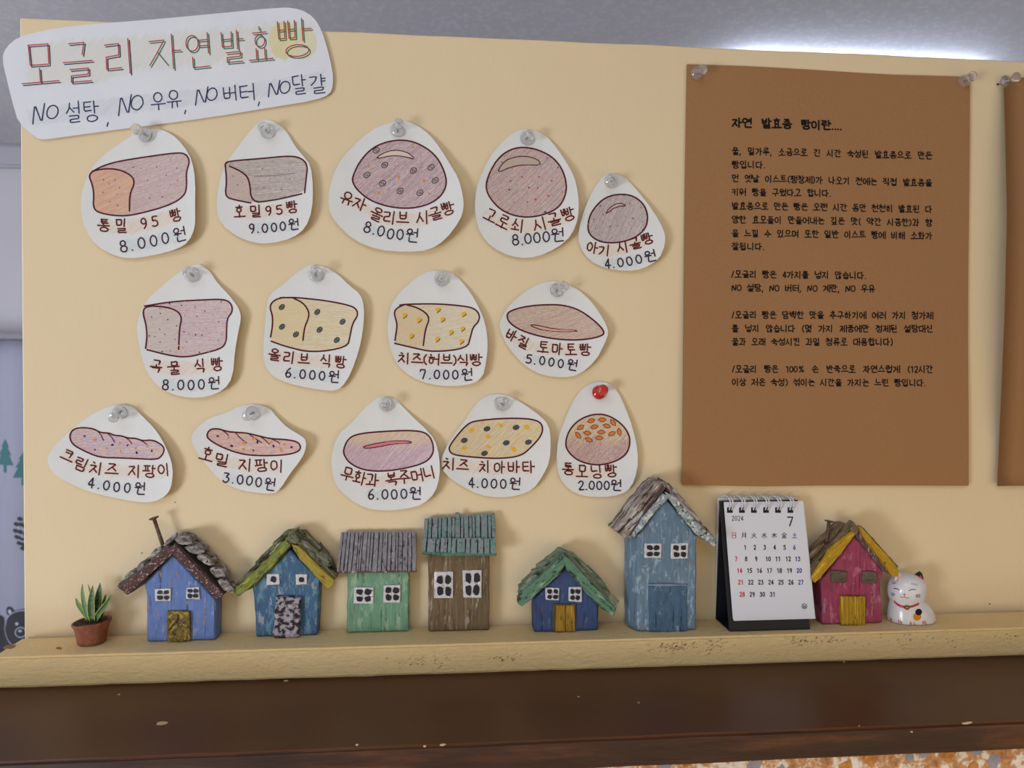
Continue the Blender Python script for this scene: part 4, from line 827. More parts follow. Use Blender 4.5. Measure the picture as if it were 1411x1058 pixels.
# punched holes and wire rings
for i, x in enumerate((230, 314, 397, 481, 564, 650)):
    pts = CE([(x-20, 146), (x+20, 146), (x+20, 184), (x-20, 184)]); q = [CP(px, py, PLFT+.00003) for px, py in pts]
    link('punched_hole', bm_mesh(loft_bm([q, [p-fn*.00008 for p in q]], 0)), M['hole'], cal)
    for dx in (-4, 14):
        cx_ = CE([(x-22+dx, 66)])[0]
        p_in = CP(*CE([(x+dx, 162)])[0], PLFT+.0002); p_top = CP(*CE([(x-8+dx, 78)])[0], PLFT+.002)
        pts3 = [p_in, p_in+fn*.0022+Vector((0, 0, .0022)), p_in+fn*.0030+Vector((-.0002, 0, .0055)), p_in+fn*.0014+Vector((-.0010, .001, .0088)), p_in-fn*.0014+Vector((-.0022, .002, .0098)), p_in-fn*.0042+Vector((-.0034, .003, .0085)), p_in-fn*.0060+Vector((-.0036, .003, .0045)), p_in-fn*.0055+Vector((-.003, .002, .0015))]
        cu = bpy.data.curves.new('ring', 'CURVE'); cu.dimensions = '3D'; sp = cu.splines.new('NURBS'); sp.points.add(len(pts3)-1)
        for k, p in enumerate(pts3): sp.points[k].co = (*p, 1)
        sp.use_endpoint_u = True; sp.order_u = 3; cu.bevel_depth = .0005; cu.bevel_resolution = 2; cu.resolution_u = 4
        tmp = bpy.data.objects.new('tmp', cu); col.objects.link(tmp); dg = bpy.context.evaluated_depsgraph_get(); me = bpy.data.meshes.new_from_object(tmp.evaluated_get(dg)); bpy.data.objects.remove(tmp)
        me.materials.clear(); link('wire_ring', me, M['wire'], cal, smooth=True)
# pale back cover leaf behind the stand
q = [bk_l+Vector((-.0006, .0002, .0105)), bk_r+Vector((0, .0002, .0105)), top_r+Vector((0, .0022, .0012)), top_l+Vector((-.0010, .0022, .0018))]
for p in q: p.y = min(p.y, -.0004)
panel('back_cover', *q, .0004, wc, cal)

# ------------------------------------------------------------------ wooden houses
def wood(name, base, alt, chip=None, th=.62, chip2=None, th2=.7, sc=(260, 260, 60), bump=.7, ro=.6, spec=.35, rot=0):
    ch = []
    if chip2: ch.append((chip2, (sc[0]*.9, sc[1]*.9, sc[2]*1.2), th2-.09, .06))
    if chip: ch.append((chip, (sc[0]*1.3, sc[1]*1.3, sc[2]*1.8), th-.045, .03))
    dk = tuple(int(v*.74) for v in base); lt = tuple(min(255, int(v*1.12+10)) for v in base)
    ch.insert(0, (dk, (sc[0]*2.2, sc[1]*2.2, sc[2]*.5), .585, .04)); ch.insert(0, (lt, (sc[0]*1.4, sc[1]*1.4, sc[2]*.4), .56, .08))
    return noisy(name, [(.3, base), (.52, alt), (.7, base)], sc, ro, bump, (sc[0]*1.6, sc[1]*1.6, sc[2]*1.6), .0007, 7, ch, spec, rot=rot)
def slope(name, *a, **k):
    """paint whose brush streaks run up the left or the right roof slope"""
    return (wood(name, *a, rot=-.8, **k), wood(name, *a, rot=.8, **k))
def leaning(pts):
    mx = sum(p[0] for p in pts)/len(pts); my = sum(p[1] for p in pts)/len(pts)
    return 0 if sum((p[0]-mx)*(p[1]-my) for p in pts) < 0 else 1
white_fr = wood('white_window_paint', (222, 222, 228), (206, 206, 214), (112, 96, 92), .655, sc=(340, 340, 260))
dkpane = noisy('black_pane_paint', [(.3, (22, 24, 34)), (.7, (40, 44, 56))], (500, 500, 500), .45, .4)
def root_at(name, px, py, label, group='painted driftwood houses', cat='ornament'):
    g = G(px, py); r = empty(name, (g.x, g.y, 0)); tag(r, label, cat, group); return r
def part(name, me, mat, parent, label=None, smooth=False):
    o = link(name, me, mat, parent, smooth=smooth)
    if label: o['label'] = label
    return o
def body(T, pts, df, db, mat, root, back=None, seed=1):
    f = [P(x, y, df) for x, y in T(pts)]
    lo = min(p.z for p in f)
    for p in f:
        if p.z < .004: p.z = .0003
    rings_ = [f]
    if back:
        for dd, dx0, dx1 in back:
            xm = sum(p.x for p in f)/len(f); rings_.append([Vector((p.x+(dx0 if p.x < xm else dx1), -dd, p.z)) for p in f])
    rings_.append([Vector((p.x+((back[-1][1] if p.x < sum(q.x for q in f)/len(f) else back[-1][2]) if back else 0), -db, p.z)) for p in f])
    bm = loft_bm(rings_, .0009); cutgrid(bm, .003, 'xz'); rough(bm, .0004, 160, seed)
    for v in bm.verts: v.co.z = max(v.co.z, .0001); v.co.y = min(v.co.y, -.0009)
    return part('house_body', bm_mesh(bm), mat, root)
def window(T, x0, y0, x1, y1, df, root, panes=4, fr=None, pane=None, seed=0, r=.33):
    rnd = random.Random(seed); j = lambda: rnd.uniform(-4, 4)
    w_ = part('window', prism(T([(x0+j(), y0+j()), (x1+j(), y0+j()), (x1+j(), y1+j()), (x0+j(), y1+j())]), df+.0012, df-.0004, .0003, .003, .0002, seed), fr or white_fr, root)
    cx, cy, W, H = (x0+x1)/2, (y0+y1)/2, x1-x0, y1-y0
    cs = [(cx-W*.2, cy-H*.2), (cx+W*.22, cy-H*.2), (cx-W*.2, cy+H*.23), (cx+W*.22, cy+H*.23)] if panes == 4 else [(cx, cy)]
    for (a_, b_) in cs:
        rx, ry = (W*.155, H*.155) if panes == 4 else (W*.2, H*.25)
        pts = [(a_+(x-a_)*rnd.uniform(.8, 1.2), b_+(y-b_)*rnd.uniform(.8, 1.2)) for x, y in [(a_+rx*sx*(1 if abs(sx) == 1 else 1), b_+ry*sy) for sx, sy in ((-1, -.8), (-.4, -1.1), (.6, -1), (1.1, -.5), (1, .6), (.5, 1.1), (-.5, 1), (-1.1, .5))]]
        part('pane', prism(T(pts), df+.0018, df+.0008, .0001, 0, 0), pane or dkpane, w_)
    return w_
def flatpiece(name, T, pts, df, thick, mat, root, label=None, seed=0, amp=.0003, bevel=.0004, back=0, shift=0):
    if isinstance(mat, tuple): mat = mat[leaning(pts)]
    return part(name, prism(T(pts), df, df-thick, bevel, .003, amp, seed, shift), mat, root, label)
def nail(T, a_, b_, dep, root, r=.0012, hr=.0032):
    p0, p1 = P(*T([a_])[0], dep), P(*T([b_])[0], dep)
    rust = noisy('rusty_iron', [(.3, (70, 52, 42)), (.6, (104, 84, 70)), (.75, (140, 126, 112))], (700, 700, 700), .6, .6, spec=.5)
    part('nail_chimney', lathe([(.0003, -.1), (r, -.1), (r*1.05, .3), (r*.95, .6), (r, .93), (hr*.8, .95), (hr, .975), (hr*.96, 1.0), (hr*.3, 1.02)], p0, p1, 12), rust, root, 'rusty bent nail used as a chimney', True)

# --- 1: lilac-blue house with pine-cone scale roof
T = Z(80, 680, 4.808)
h = root_at('wooden_house', 250, 884, 'lilac-blue wooden house with grey cone-scale roof and leaning nail chimney')
df = .0165
body(T, [(587, 980), (588, 700), (574, 600), (755, 398), (1045, 705), (1042, 972)], df, .0022, wood('lilac_blue_paint', (88, 114, 174), (100, 128, 188), (148, 128, 122), .63, (150, 160, 200), .68), h)
brick = wood('brick_red_fascia', (98, 62, 58), (74, 46, 46), (190, 180, 180), .615, None, .7, (500, 500, 500))
roofdk = wood('dark_roof_board', (60, 48, 44), (86, 74, 68), (140, 130, 120), .66)
flatpiece('roof_board', T, [(722, 335), (760, 392), (590, 545), (500, 650), (455, 672), (400, 630), (395, 600), (560, 490)], df+.003, .0185, roofdk, h, seed=2)
flatpiece('roof_board', T, [(765, 330), (800, 345), (1105, 665), (1060, 700), (745, 390)], df+.003, .0185, roofdk, h, seed=3)
flatpiece('fascia', T, [(732, 340), (765, 395), (600, 545), (480, 655), (455, 668), (418, 640), (405, 618), (560, 500)], df+.0045, .0014, brick, h, 'chipped brick-red left gable strip', 4)
flatpiece('fascia', T, [(740, 350), (785, 348), (1098, 668), (1055, 706), (745, 392)], df+.0047, .0016, brick, h, 'chipped brick-red right gable strip', 5)
scl = noisy('cone_scale', [(.36, (84, 76, 76)), (.48, (132, 126, 124)), (.56, (166, 161, 157)), (.66, (206, 202, 198))], (160, 160, 420), .75, 1.0, (300, 300, 500), .0012, chips=[((48, 42, 42), (260, 260, 380), .58, .04)])
def scale(cx, cy, dep, L_, W_, ang, seed):
    rnd = random.Random(seed); ca, sa = math.cos(ang), math.sin(ang)
    base = [(-1, .15), (-.7, -.55), (-.1, -.8), (.45, -.7), (.95, -.35), (1.1, .15), (.8, .55), (.2, .75), (-.5, .6)]
    pts = [(cx+(x*L_*ca-y*W_*sa), cy+(x*L_*sa+y*W_*ca)) for x, y in [(x*rnd.uniform(.8, 1.15), y*rnd.uniform(.75, 1.2)) for x, y in base]]
    o = flatpiece('cone_scale', T, pts, dep, .0036, scl, h, None, seed, .0007, .0004)
k = 0
for row, (dep, dx, dy) in enumerate(((.0185, 0, 0), (.0135, 22, -30), (.0085, 42, -48))):
    for (x, y, a_) in [(828, 310, .25), (905, 368, .35), (968, 436, .45), (1050, 520, .5), (1105, 610, .6)]:
        if row == 2 and x > 1090: continue
        k += 1; scale(x+dx*.7, y+dy*.45, dep, 62, 36, a_+random.uniform(-.12, .12), k)
    for (x, y) in [(748, 318), (650, 398), (560, 478), (480, 545), (425, 605)]:
        if row == 0 and x > 700: continue
        k += 1; scale(x+dx*.1-6, y+dy*.35+4, dep, 52, 20, -.72+random.uniform(-.12, .12), k)
nail(T, (697, 350), (633, 158), .011, h)
window(T, 643, 630, 745, 712, df, h, seed=1); window(T, 845, 622, 937, 700, df, h, seed=2)
flatpiece('door', T, [(722, 780), (872, 780), (876, 975), (730, 985), (720, 900)], df+.0022, .003, wood('mustard_bark', (142, 118, 40), (104, 84, 34), (64, 50, 30), .58, (176, 156, 60), .62, (350, 350, 250)), h, 'mustard yellow bark door with a crack', 6, .0006)
link('door_crack', prism(T([(795, 800), (803, 804), (790, 850), (765, 870), (735, 912), (726, 912), (756, 868), (782, 845)]), df+.0026, df+.0018, 0, 0, 0), plain('crack', (44, 34, 20)), h)

# --- 2: blue house with lime fascia
T = Z(300, 700, 5.289)
h = root_at('wooden_house', 395, 876, 'teal-blue wooden house with lime-yellow gable strips and a peeling bark door')
df = .0125
body(T, [(278, 932), (268, 680), (250, 570), (525, 300), (745, 520), (742, 620), (728, 928)], df, .0018, wood('teal_blue_paint', (54, 88, 124), (64, 102, 138), (150, 156, 172), .63, (98, 138, 160), .62), h, seed=3)
lime = slope('lime_paint', (140, 148, 60), (116, 130, 54), (84, 92, 56), .6, (176, 170, 60), .62, (320, 320, 70)); ylw = slope('ochre_paint', (150, 138, 50), (168, 150, 56), (96, 92, 44), .62, (180, 130, 60), .66, (320, 320, 70))
mossy = slope('mossy_bark', (120, 122, 102), (92, 94, 76), (52, 50, 42), .58, (132, 144, 66), .64, (300, 300, 70))
flatpiece('roof_board', T, [(520, 225), (545, 270), (400, 440), (255, 580), (160, 630), (140, 580), (330, 400)], df+.002, .0135, mossy, h, seed=7)
flatpiece('roof_board', T, [(545, 225), (600, 230), (740, 370), (870, 500), (800, 575), (700, 480), (545, 300)], df+.002, .0135, mossy, h, seed=8)
flatpiece('fascia', T, [(500, 240), (530, 268), (390, 435), (260, 560), (150, 645), (120, 610), (135, 580), (300, 430)], df+.0045, .003, lime, h, 'lime green left gable strip', 9, .0005)
flatpiece('fascia', T, [(535, 262), (590, 275), (735, 420), (855, 530), (835, 565), (800, 592), (740, 525), (600, 375)], df+.0045, .003, ylw, h, 'ochre yellow right gable strip', 10, .0005)
flatpiece('ridge_piece', T, [(500, 215), (560, 180), (600, 235), (575, 262), (525, 260)], df+.005, .004, mossy, h, seed=11, amp=.0006)
for i, (pts, d_) in enumerate([([(415, 300), (505, 215), (545, 215), (535, 262), (505, 245), (410, 350)], .0140), ([(405, 250), (500, 165), (590, 148), (560, 185), (500, 215), (415, 268)], .012), ([(395, 262), (450, 225), (500, 205), (470, 245), (410, 275)], .0145), ([(290, 370), (395, 275), (430, 270), (400, 310), (310, 385)], .013), ([(270, 400), (300, 370), (370, 345), (350, 380), (290, 420)], .010), ([(130, 560), (200, 490), (290, 395), (315, 400), (240, 490), (160, 565)], .0135), ([(165, 520), (250, 440), (330, 350), (350, 360), (260, 460), (190, 530)], .009)]):
    flatpiece('bark_shingle', T, pts, d_, .0045, mossy, h, seed=20+i, amp=.0008)
for i, (pts, d_) in enumerate([([(555, 160), (640, 165), (700, 235), (755, 295), (740, 320), (650, 250), (560, 205)], .011), ([(600, 225), (660, 245), (745, 330), (720, 362), (640, 300), (590, 265)], .0145), ([(640, 290), (700, 330), (715, 380), (660, 345)], .0155), ([(700, 380), (760, 305), (830, 375), (838, 420), (770, 440)], .0145), ([(715, 420), (800, 430), (880, 485), (860, 510), (780, 465)], .013), ([(740, 250), (800, 330), (860, 430), (840, 440), (780, 350)], .008)]):
    flatpiece('bark_shingle', T, pts, d_, .0045, mossy, h, seed=30+i, amp=.0008)
window(T, 358, 480, 450, 560, df, h, 1, seed=3); window(T, 568, 485, 652, 558, df, h, 1, seed=4)
bark = noisy('peeling_bark', [(.3, (38, 32, 38)), (.47, (60, 50, 54)), (.52, (158, 152, 166)), (.7, (196, 192, 206))], (260, 260, 260), .8, 1.0, (260, 260, 260), .0014, 5)
flatpiece('door', T, [(425, 648), (600, 655), (602, 800), (590, 938), (420, 946), (400, 930), (412, 830)], df+.0036, .0042, bark, h, 'black and white peeling bark door', 12, .0009)

# --- 3: green house with grey plank roof
T = Z(450, 690, 5.288)
h = root_at('wooden_house', 520, 871, 'light green wooden house with a grey lean-to plank roof')
df = .0100
body(T, [(147, 958), (152, 470), (605, 470), (600, 955)], df, .0015, wood('green_paint', (98, 140, 116), (116, 160, 134), (150, 136, 126), .68, (150, 180, 150), .63), h, seed=5)
def plank_roof(T, top, bot, dt, dbt, n, th, mat, root, name, seed, gap=.07, jag=3):
    """n boards between a top edge (further back) and a bottom edge (further forward)"""
    rnd = random.Random(seed); ws = [rnd.uniform(.5, 1.5) for _ in range(n)]; s_ = sum(ws); u = 0
    for w_ in ws:
        a_, b_ = u/s_, (u+w_)/s_; u += w_; g_ = (b_-a_)*gap; a_ += g_; b_ -= g_
        L_ = lambda e, t: (e[0][0]+(e[1][0]-e[0][0])*t, e[0][1]+(e[1][1]-e[0][1])*t)
        jt = rnd.uniform(-jag, jag); jb = rnd.uniform(-jag, jag); lf = rnd.uniform(0, .0006)
        f = [P(*T([(x, y+jj)])[0], dd+lf) for (x, y), jj, dd in ((L_(bot, a_), jb, dbt), (L_(bot, b_), jb, dbt), (L_(top, b_), jt, dt), (L_(top, a_), jt, dt))]
        nn = (f[1]-f[0]).cross(f[3]-f[0]).normalized(); nn = nn if nn.y > 0 else -nn
        bm = loft_bm([f, [p+nn*th for p in f]], .00025); cutgrid(bm, .0035, 'z'); rough(bm, .00035, 260, seed)
        for v in bm.verts: v.co.y = min(v.co.y, -.0008)
        part(name, bm_mesh(bm), mat if not isinstance(mat, list) else rnd.choice(mat), root)
greyp = wood('grey_roof_paint', (152, 150, 156), (132, 130, 138), (64, 58, 60), .62, (170, 170, 176), .68, (420, 420, 50), 1.0)
under = wood('roof_underlay', (52, 44, 42), (70, 58, 52), None)
def quadslab(T, pts, deps, th, mat, root, name, seed=0):
    f = [P(*q, d_) for q, d_ in zip(T(pts), deps)]; nn = (f[1]-f[0]).cross(f[3]-f[0]).normalized(); nn = nn if nn.y > 0 else -nn
    bm = loft_bm([f, [p+nn*th for p in f]], .0003); cutgrid(bm, .003, 'xz'); rough(bm, .0003, 200, seed)
    for v in bm.verts: v.co.y = min(v.co.y, -.0007)
    return part(name, bm_mesh(bm), mat, root)
quadslab(T, [(80, 522), (652, 516), (648, 228), (110, 232)], (.0145, .0145, .0036, .0036), .0022, under, h, 'roof_board')
plank_roof(T, [(104, 226), (656, 222)], [(72, 516), (656, 508)], .0048, .0160, 20, .0016, greyp, h, 'roof_plank', 3, .08)
flatpiece('eave_strip', T, [(75, 512), (656, 506), (655, 520), (74, 526)], .0163, .0018, wood('russet_edge', (120, 84, 72), (92, 66, 60), (190, 180, 180), .62), h, 'thin russet strip along the eave', 5)
window(T, 200, 628, 340, 748, df, h, seed=5); window(T, 413, 614, 540, 740, df, h, seed=6)

# --- 4: tall brown house with two-tier teal roof
h = root_at('wooden_house', 633, 870, 'tall brown wooden house with a two-tier teal shingle roof')
df = .0118
body(T, [(742, 950), (742, 330), (1188, 330), (1188, 946)], df, .0015, wood('bare_brown_wood', (122, 104, 80), (106, 88, 64), (156, 146, 132), .62, (90, 74, 50), .64, (300, 300, 40)), h, seed=6)
tealg = wood('grey_teal_paint', (126, 134, 140), (140, 148, 154), (58, 66, 70), .62, (104, 140, 130), .66, (420, 420, 60), 1.0)
tealp = wood('teal_roof_paint', (112, 142, 136), (134, 146, 150), (58, 70, 70), .63, (100, 142, 128), .62, (420, 420, 60), 1.0)
quadslab(T, [(700, 385), (1232, 395), (1222, 100), (716, 132)], (.0160, .0160, .0040, .0040), .0022, under, h, 'roof_board', 2)
plank_roof(T, [(710, 126), (1228, 92)], [(702, 290), (1234, 284)], .0052, .0135, 16, .0015, [tealp, tealg, tealp], h, 'shingle', 7, .09, 6)
plank_roof(T, [(700, 272), (1236, 270)], [(690, 378), (1238, 388)], .0146, .0186, 12, .0018, [tealp, tealg], h, 'shingle', 8, .08, 5)
flatpiece('eave_strip', T, [(690, 372), (1238, 382), (1238, 402), (830, 404), (760, 388), (690, 388)], .0190, .0024, wood('green_edge', (62, 100, 84), (84, 130, 112), (190, 196, 190), .66), h, 'green painted eave edge', 6)
flatpiece('wood_splinter', T, [(935, 90), (965, 86), (970, 130), (945, 140)], .008, .002, tealp, h, seed=7, amp=.0006)
window(T, 785, 520, 922, 710, df, h, seed=7); window(T, 992, 503, 1133, 708, df, h, seed=8)

# --- 5: small navy house with sea-green roof
T = Z(690, 640, 4.232)
h = root_at('wooden_house', 780, 870, 'smallest house, navy blue with mossy sea-green roof and gold door')
df = .0185
body(T, [(193, 970), (195, 780), (375, 600), (570, 790), (568, 982)], df, .004, wood('navy_paint', (44, 62, 104), (58, 80, 128), (98, 80, 80), .66, (84, 96, 130), .66), h, seed=7)
seag = slope('sea_green_paint', (78, 116, 96), (98, 140, 116), (46, 62, 50), .60, (150, 176, 156), .66, (300, 300, 50)); paleb = slope('pale_green_bark', (126, 142, 122), (104, 118, 100), (58, 54, 46), .60, (156, 166, 146), .62, (300, 300, 60))
flatpiece('roof_board', T, [(372, 520), (372, 600), (130, 815), (110, 780), (250, 620)], df+.002, .018, paleb, h, seed=1)
flatpiece('roof_board', T, [(378, 520), (440, 560), (670, 800), (660, 850), (560, 770), (385, 600)], df+.002, .018, paleb, h, seed=2)
flatpiece('fascia', T, [(372, 525), (382, 575), (345, 640), (250, 725), (125, 828), (98, 812), (98, 770), (230, 655), (320, 560)], df+.0062, .004, seag, h, 'sea-green left gable strip', 3, .0007)
flatpiece('fascia', T, [(370, 530), (405, 555), (500, 660), (668, 835), (660, 885), (620, 872), (500, 750), (380, 610)], df+.0062, .004, seag, h, 'sea-green right gable strip', 4, .0007)
for i, (pts, d_) in enumerate([([(345, 485), (392, 510), (330, 560), (215, 610), (208, 590), (262, 555)], .016), ([(178, 618), (270, 590), (330, 560), (300, 600), (200, 645), (182, 638)], .0185), ([(105, 708), (200, 643), (225, 645), (165, 720), (110, 762)], .0185), ([(120, 690), (230, 590), (250, 600), (150, 690)], .012), ([(280, 540), (340, 490), (360, 500), (290, 560)], .010)]):
    flatpiece('bark_shingle', T, pts, d_, .005, paleb, h, seed=50+i, amp=.0008)
for i, (pts, d_) in enumerate([([(372, 500), (430, 520), (500, 590), (480, 610), (390, 545)], .016), ([(440, 545), (520, 600), (620, 710), (600, 730), (500, 640)], .018), ([(560, 690), (640, 755), (692, 795), (685, 812), (640, 800), (570, 720)], .0195), ([(520, 600), (590, 670), (650, 760), (630, 765), (560, 690)], .012), ([(590, 755), (680, 815), (672, 850), (620, 810)], .020)]):
    flatpiece('bark_shingle', T, pts, d_, .005, paleb, h, seed=60+i, amp=.0008)
window(T, 260, 718, 345, 792, df, h, seed=9); window(T, 396, 716, 472, 800, df, h, seed=10)
gold = wood('gold_paint', (178, 138, 40), (150, 114, 36), (96, 76, 34), .62, None, .7, (300, 300, 40))
fr5 = wood('olive_frame', (98, 92, 60), (78, 72, 50), None); flatpiece('door_frame', T, [(303, 812), (440, 815), (440, 972), (303, 972)], df+.0012, .002, fr5, h, 'olive brown door frame', 3)
flatpiece('door', T, [(326, 822), (376, 822), (376, 975), (318, 975)], df+.0022, .0022, gold, h, seed=4); flatpiece('door', T, [(380, 822), (430, 824), (436, 975), (380, 975)], df+.0022, .0022, gold, h, seed=5)

# --- 6: tall pale blue house
h = root_at('wooden_house', 918, 870, 'tallest house, pale blue with a whitewashed bark roof')
df = .0232
body(T, [(800, 972), (800, 420), (850, 350), (962, 195), (1080, 330), (1142, 420), (1140, 970)], df, .0025, wood('sky_blue_paint', (118, 142, 164), (96, 124, 148), (150, 168, 188), .60, (112, 104, 104), .70, (150, 150, 50)), h, back=[(.0135, -.0045, .0)], seed=9)
ww = slope('whitewashed_bark', (172, 162, 156), (140, 124, 118), (64, 50, 48), .56, (206, 202, 200), .60, (260, 260, 36), 1.0); wt = slope('white_teal_fascia', (166, 178, 182), (138, 156, 160), (58, 52, 54), .60, (220, 222, 224), .60, (240, 240, 240), 1.0)
flatpiece('roof_board', T, [(905, 100), (960, 105), (968, 130), (790, 405), (750, 432), (700, 418), (664, 385), (705, 330), (840, 160)], .0235, .0200, ww, h, 'whitewashed bark slab on the left slope', 6, .0010)
flatpiece('bark_shingle', T, [(945, 118), (965, 140), (880, 240), (775, 400), (745, 425), (800, 330), (880, 215)], .0250, .003, slope('russet_bark', (98, 70, 66), (78, 56, 54), (150, 138, 132), .62), h, 'russet streak of bark', 7, .0008)
flatpiece('bark_shingle', T, [(905, 108), (935, 112), (850, 220), (730, 385), (700, 390), (830, 215)], .0246, .003, ww, h, None, 8, .0008)
flatpiece('bark_shingle', T, [(862, 150), (885, 150), (770, 290), (690, 380), (672, 378), (760, 270)], .0243, .003, ww, h, None, 9, .0008)
flatpiece('roof_board', T, [(962, 100), (1000, 120), (1262, 440), (1215, 462), (1140, 410), (985, 200)], .0240, .0200, ww, h, 'bark slab on the right slope', 10, .0009)
flatpiece('fascia', T, [(948, 165), (985, 190), (960, 215), (900, 280), (830, 372), (775, 428), (765, 405), (845, 300)], df+.0050, .003, wt, h, 'crusty white left gable strip', 11, .0009)
flatpiece('fascia', T, [(962, 160), (1010, 180), (1060, 245), (1160, 350), (1265, 452), (1245, 475), (1215, 458), (1130, 395), (1040, 285), (990, 215)], df+.0050, .003, wt, h, 'crusty white right gable strip', 12, .0009)
window(T, 841, 460, 936, 545, df, h, seed=11); window(T, 995, 460, 1094, 549, df, h, seed=12)
flatpiece('door', T, [(865, 708), (1085, 708), (1088, 972), (1000, 975), (990, 982), (955, 976), (867, 972)], df+.0016, .002, wood('deep_blue_door', (58, 86, 112), (74, 106, 136), (130, 150, 176), .64, (70, 80, 150), .70, (150, 150, 60)), h, 'darker blue double door', 13, .0004)
flatpiece('door_lintel', T, [(862, 698), (945, 696), (1090, 702), (1090, 709), (862, 710)], df+.0022, .002, wood('lintel_blue', (110, 134, 156), (140, 156, 172), None), h, seed=2)

# --- 8: raspberry house with yellow trim
T = Z(1100, 690, 5.57)
h = root_at('wooden_house', 1172, 861, 'raspberry pink wooden house with yellow gable strips and shuttered windows')
df = .0195
body(T, [(187, 948), (182, 620), (430, 268), (652, 480), (650, 575), (632, 600), (650, 952)], df, .0020, wood('raspberry_paint', (140, 46, 78), (158, 66, 98), (112, 70, 78), .64, (176, 112, 134), .63, (220, 220, 60)), h, seed=8)
yel = slope('yellow_paint', (198, 158, 34), (176, 136, 30), (92, 66, 34), .66, (214, 180, 60), .66, (320, 320, 70), 1.0); yeld = wood('yellow_door_paint', (196, 158, 36), (172, 134, 30), (84, 62, 34), .64, None, .7, (420, 420, 50), 1.0); stick = slope('weathered_stick', (132, 112, 84), (108, 88, 64), (64, 50, 38), .62, (150, 132, 104), .62, (300, 300, 40), .9)
flatpiece('roof_board', T, [(430, 222), (445, 262), (330, 395), (165, 590), (110, 600), (180, 500), (350, 300)], df+.002, .018, stick, h, seed=21)
flatpiece('roof_board', T, [(445, 235), (480, 240), (620, 400), (745, 545), (735, 575), (650, 540), (560, 430), (440, 275)], df+.002, .018, wood('plum_board', (112, 84, 92), (90, 66, 76), (170, 150, 156), .62), h, seed=22)
for i, (pts, d_) in enumerate([([(75, 520), (150, 440), (330, 250), (412, 150), (440, 178), (360, 270), (180, 460), (88, 560)], .0185), ([(66, 480), (150, 380), (290, 240), (350, 165), (366, 180), (240, 320), (84, 505)], .0140), ([(62, 405), (190, 275), (300, 165), (340, 158), (345, 170), (210, 300), (76, 445)], .0100), ([(62, 430), (140, 360), (200, 320), (205, 335), (120, 430), (70, 470)], .0160), ([(80, 540), (160, 460), (185, 470), (110, 600), (90, 590)], .0205)]):
    flatpiece('roof_stick', T, pts, d_, .004, stick, h, seed=70+i, amp=.0006)
flatpiece('fascia', T, [(105, 600), (130, 628), (175, 590), (330, 405), (438, 258), (418, 232), (340, 290), (240, 385), (160, 500)], df+.0052, .0032, yel, h, 'yellow left gable strip', 14, .0007)
flatpiece('fascia', T, [(455, 198), (490, 200), (620, 350), (745, 490), (772, 530), (770, 578), (725, 582), (650, 470), (540, 330)], df+.0056, .0040, yel, h, 'yellow right gable strip', 15, .0007)
flatpiece('bark_shingle', T, [(470, 190), (510, 215), (640, 360), (770, 505), (760, 525), (620, 370)], .018, .004, stick, h, None, 16, .0006)
flatpiece('ridge_piece', T, [(400, 225), (432, 170), (465, 215), (450, 262), (420, 262)], df+.0050, .003, stick, h, seed=17)
nail(T, (215, 318), (238, 152), .0135, h, .0013, .0033)
shut = wood('grey_shutter', (108, 98, 86), (90, 80, 70), (64, 54, 48), .62, None, .7, (60, 300, 400))
flatpiece('shutter', T, [(252, 533), (374, 540), (372, 630), (256, 625)], df+.0016, .0022, shut, h, seed=18)
flatpiece('shutter', T, [(490, 538), (603, 545), (603, 635), (492, 628)], df+.0016, .0022, shut, h, seed=19)
plank_roof(T, [(332, 735), (515, 735)], [(332, 953), (516, 955)], df+.0028, df+.0028, 9, .0030, yeld, h, 'door_board', 23, .04, 3)

# ------------------------------------------------------------------ potted snake plant
T = Z(60, 780, 8.814)
c = G(125.5, 886); pc = Vector((c.x, -.0142, 0))
pot = empty('potted_plant', pc); tag(pot, 'tiny snake plant in a terracotta pot at the left end of the ledge', 'plant')
terr = noisy('terracotta', [(.3, (128, 76, 56)), (.55, (146, 90, 68)), (.75, (164, 112, 92))], (300, 300, 300), .85, .7, (500, 500, 500), .0008)
Hp = .0142
prof = [(.0003, 0), (.0078, 0), (.0084, .05), (.0096, .55), (.0106, .78), (.0113, .86), (.0118, .93), (.0116, 1.0), (.0108, 1.02), (.0102, .96), (.0098, .84), (.0003, .82)]
me = lathe(prof, pc+Vector((0, 0, .0002)), pc+Vector((.0, 0, Hp)), 36)
for v in me.vertices:
    n = noise.noise_vector(v.co*160)*.0004; v.co += Vector((n.x, n.y, n.z if v.co.z > .002 else 0)); v.co.z += (v.co.x-pc.x)*.06*(v.co.z/Hp); v.co.y = min(v.co.y, -.0009)
link('pot', me, terr, pot, smooth=True)
soil = noisy('soil', [(.3, (58, 46, 40)), (.6, (86, 72, 62)), (.75, (120, 106, 92))], (500, 500, 500), .95, 1, (500, 500, 500), .001)
bm = bmesh.new(); bmesh.ops.create_circle(bm, cap_ends=True, segments=24, radius=.0100)
bmesh.ops.triangulate(bm, faces=bm.faces[:]); bmesh.ops.subdivide_edges(bm, edges=bm.edges[:], cuts=3, use_grid_fill=True)
for v in bm.verts: v.co = pc+v.co+Vector((0, 0, Hp*.90+.0006*noise.noise(v.co*700)+.0008))
s_ = link('soil', bm_mesh(bm), soil, pot)
for i in range(26):
    bm = bmesh.new(); bmesh.ops.create_icosphere(bm, subdivisions=1, radius=1); a_ = random.uniform(0, 6.28); r = random.uniform(.001, .0088); rr = random.uniform(.0005, .0013)
    for v in bm.verts: v.co = pc+Vector((r*math.cos(a_), r*math.sin(a_), Hp*.97+.0006))+Vector((v.co.x*rr, v.co.y*rr, v.co.z*rr*.6))*random.uniform(.8, 1.2)
    link('soil_crumb', bm_mesh(bm), soil, pot)
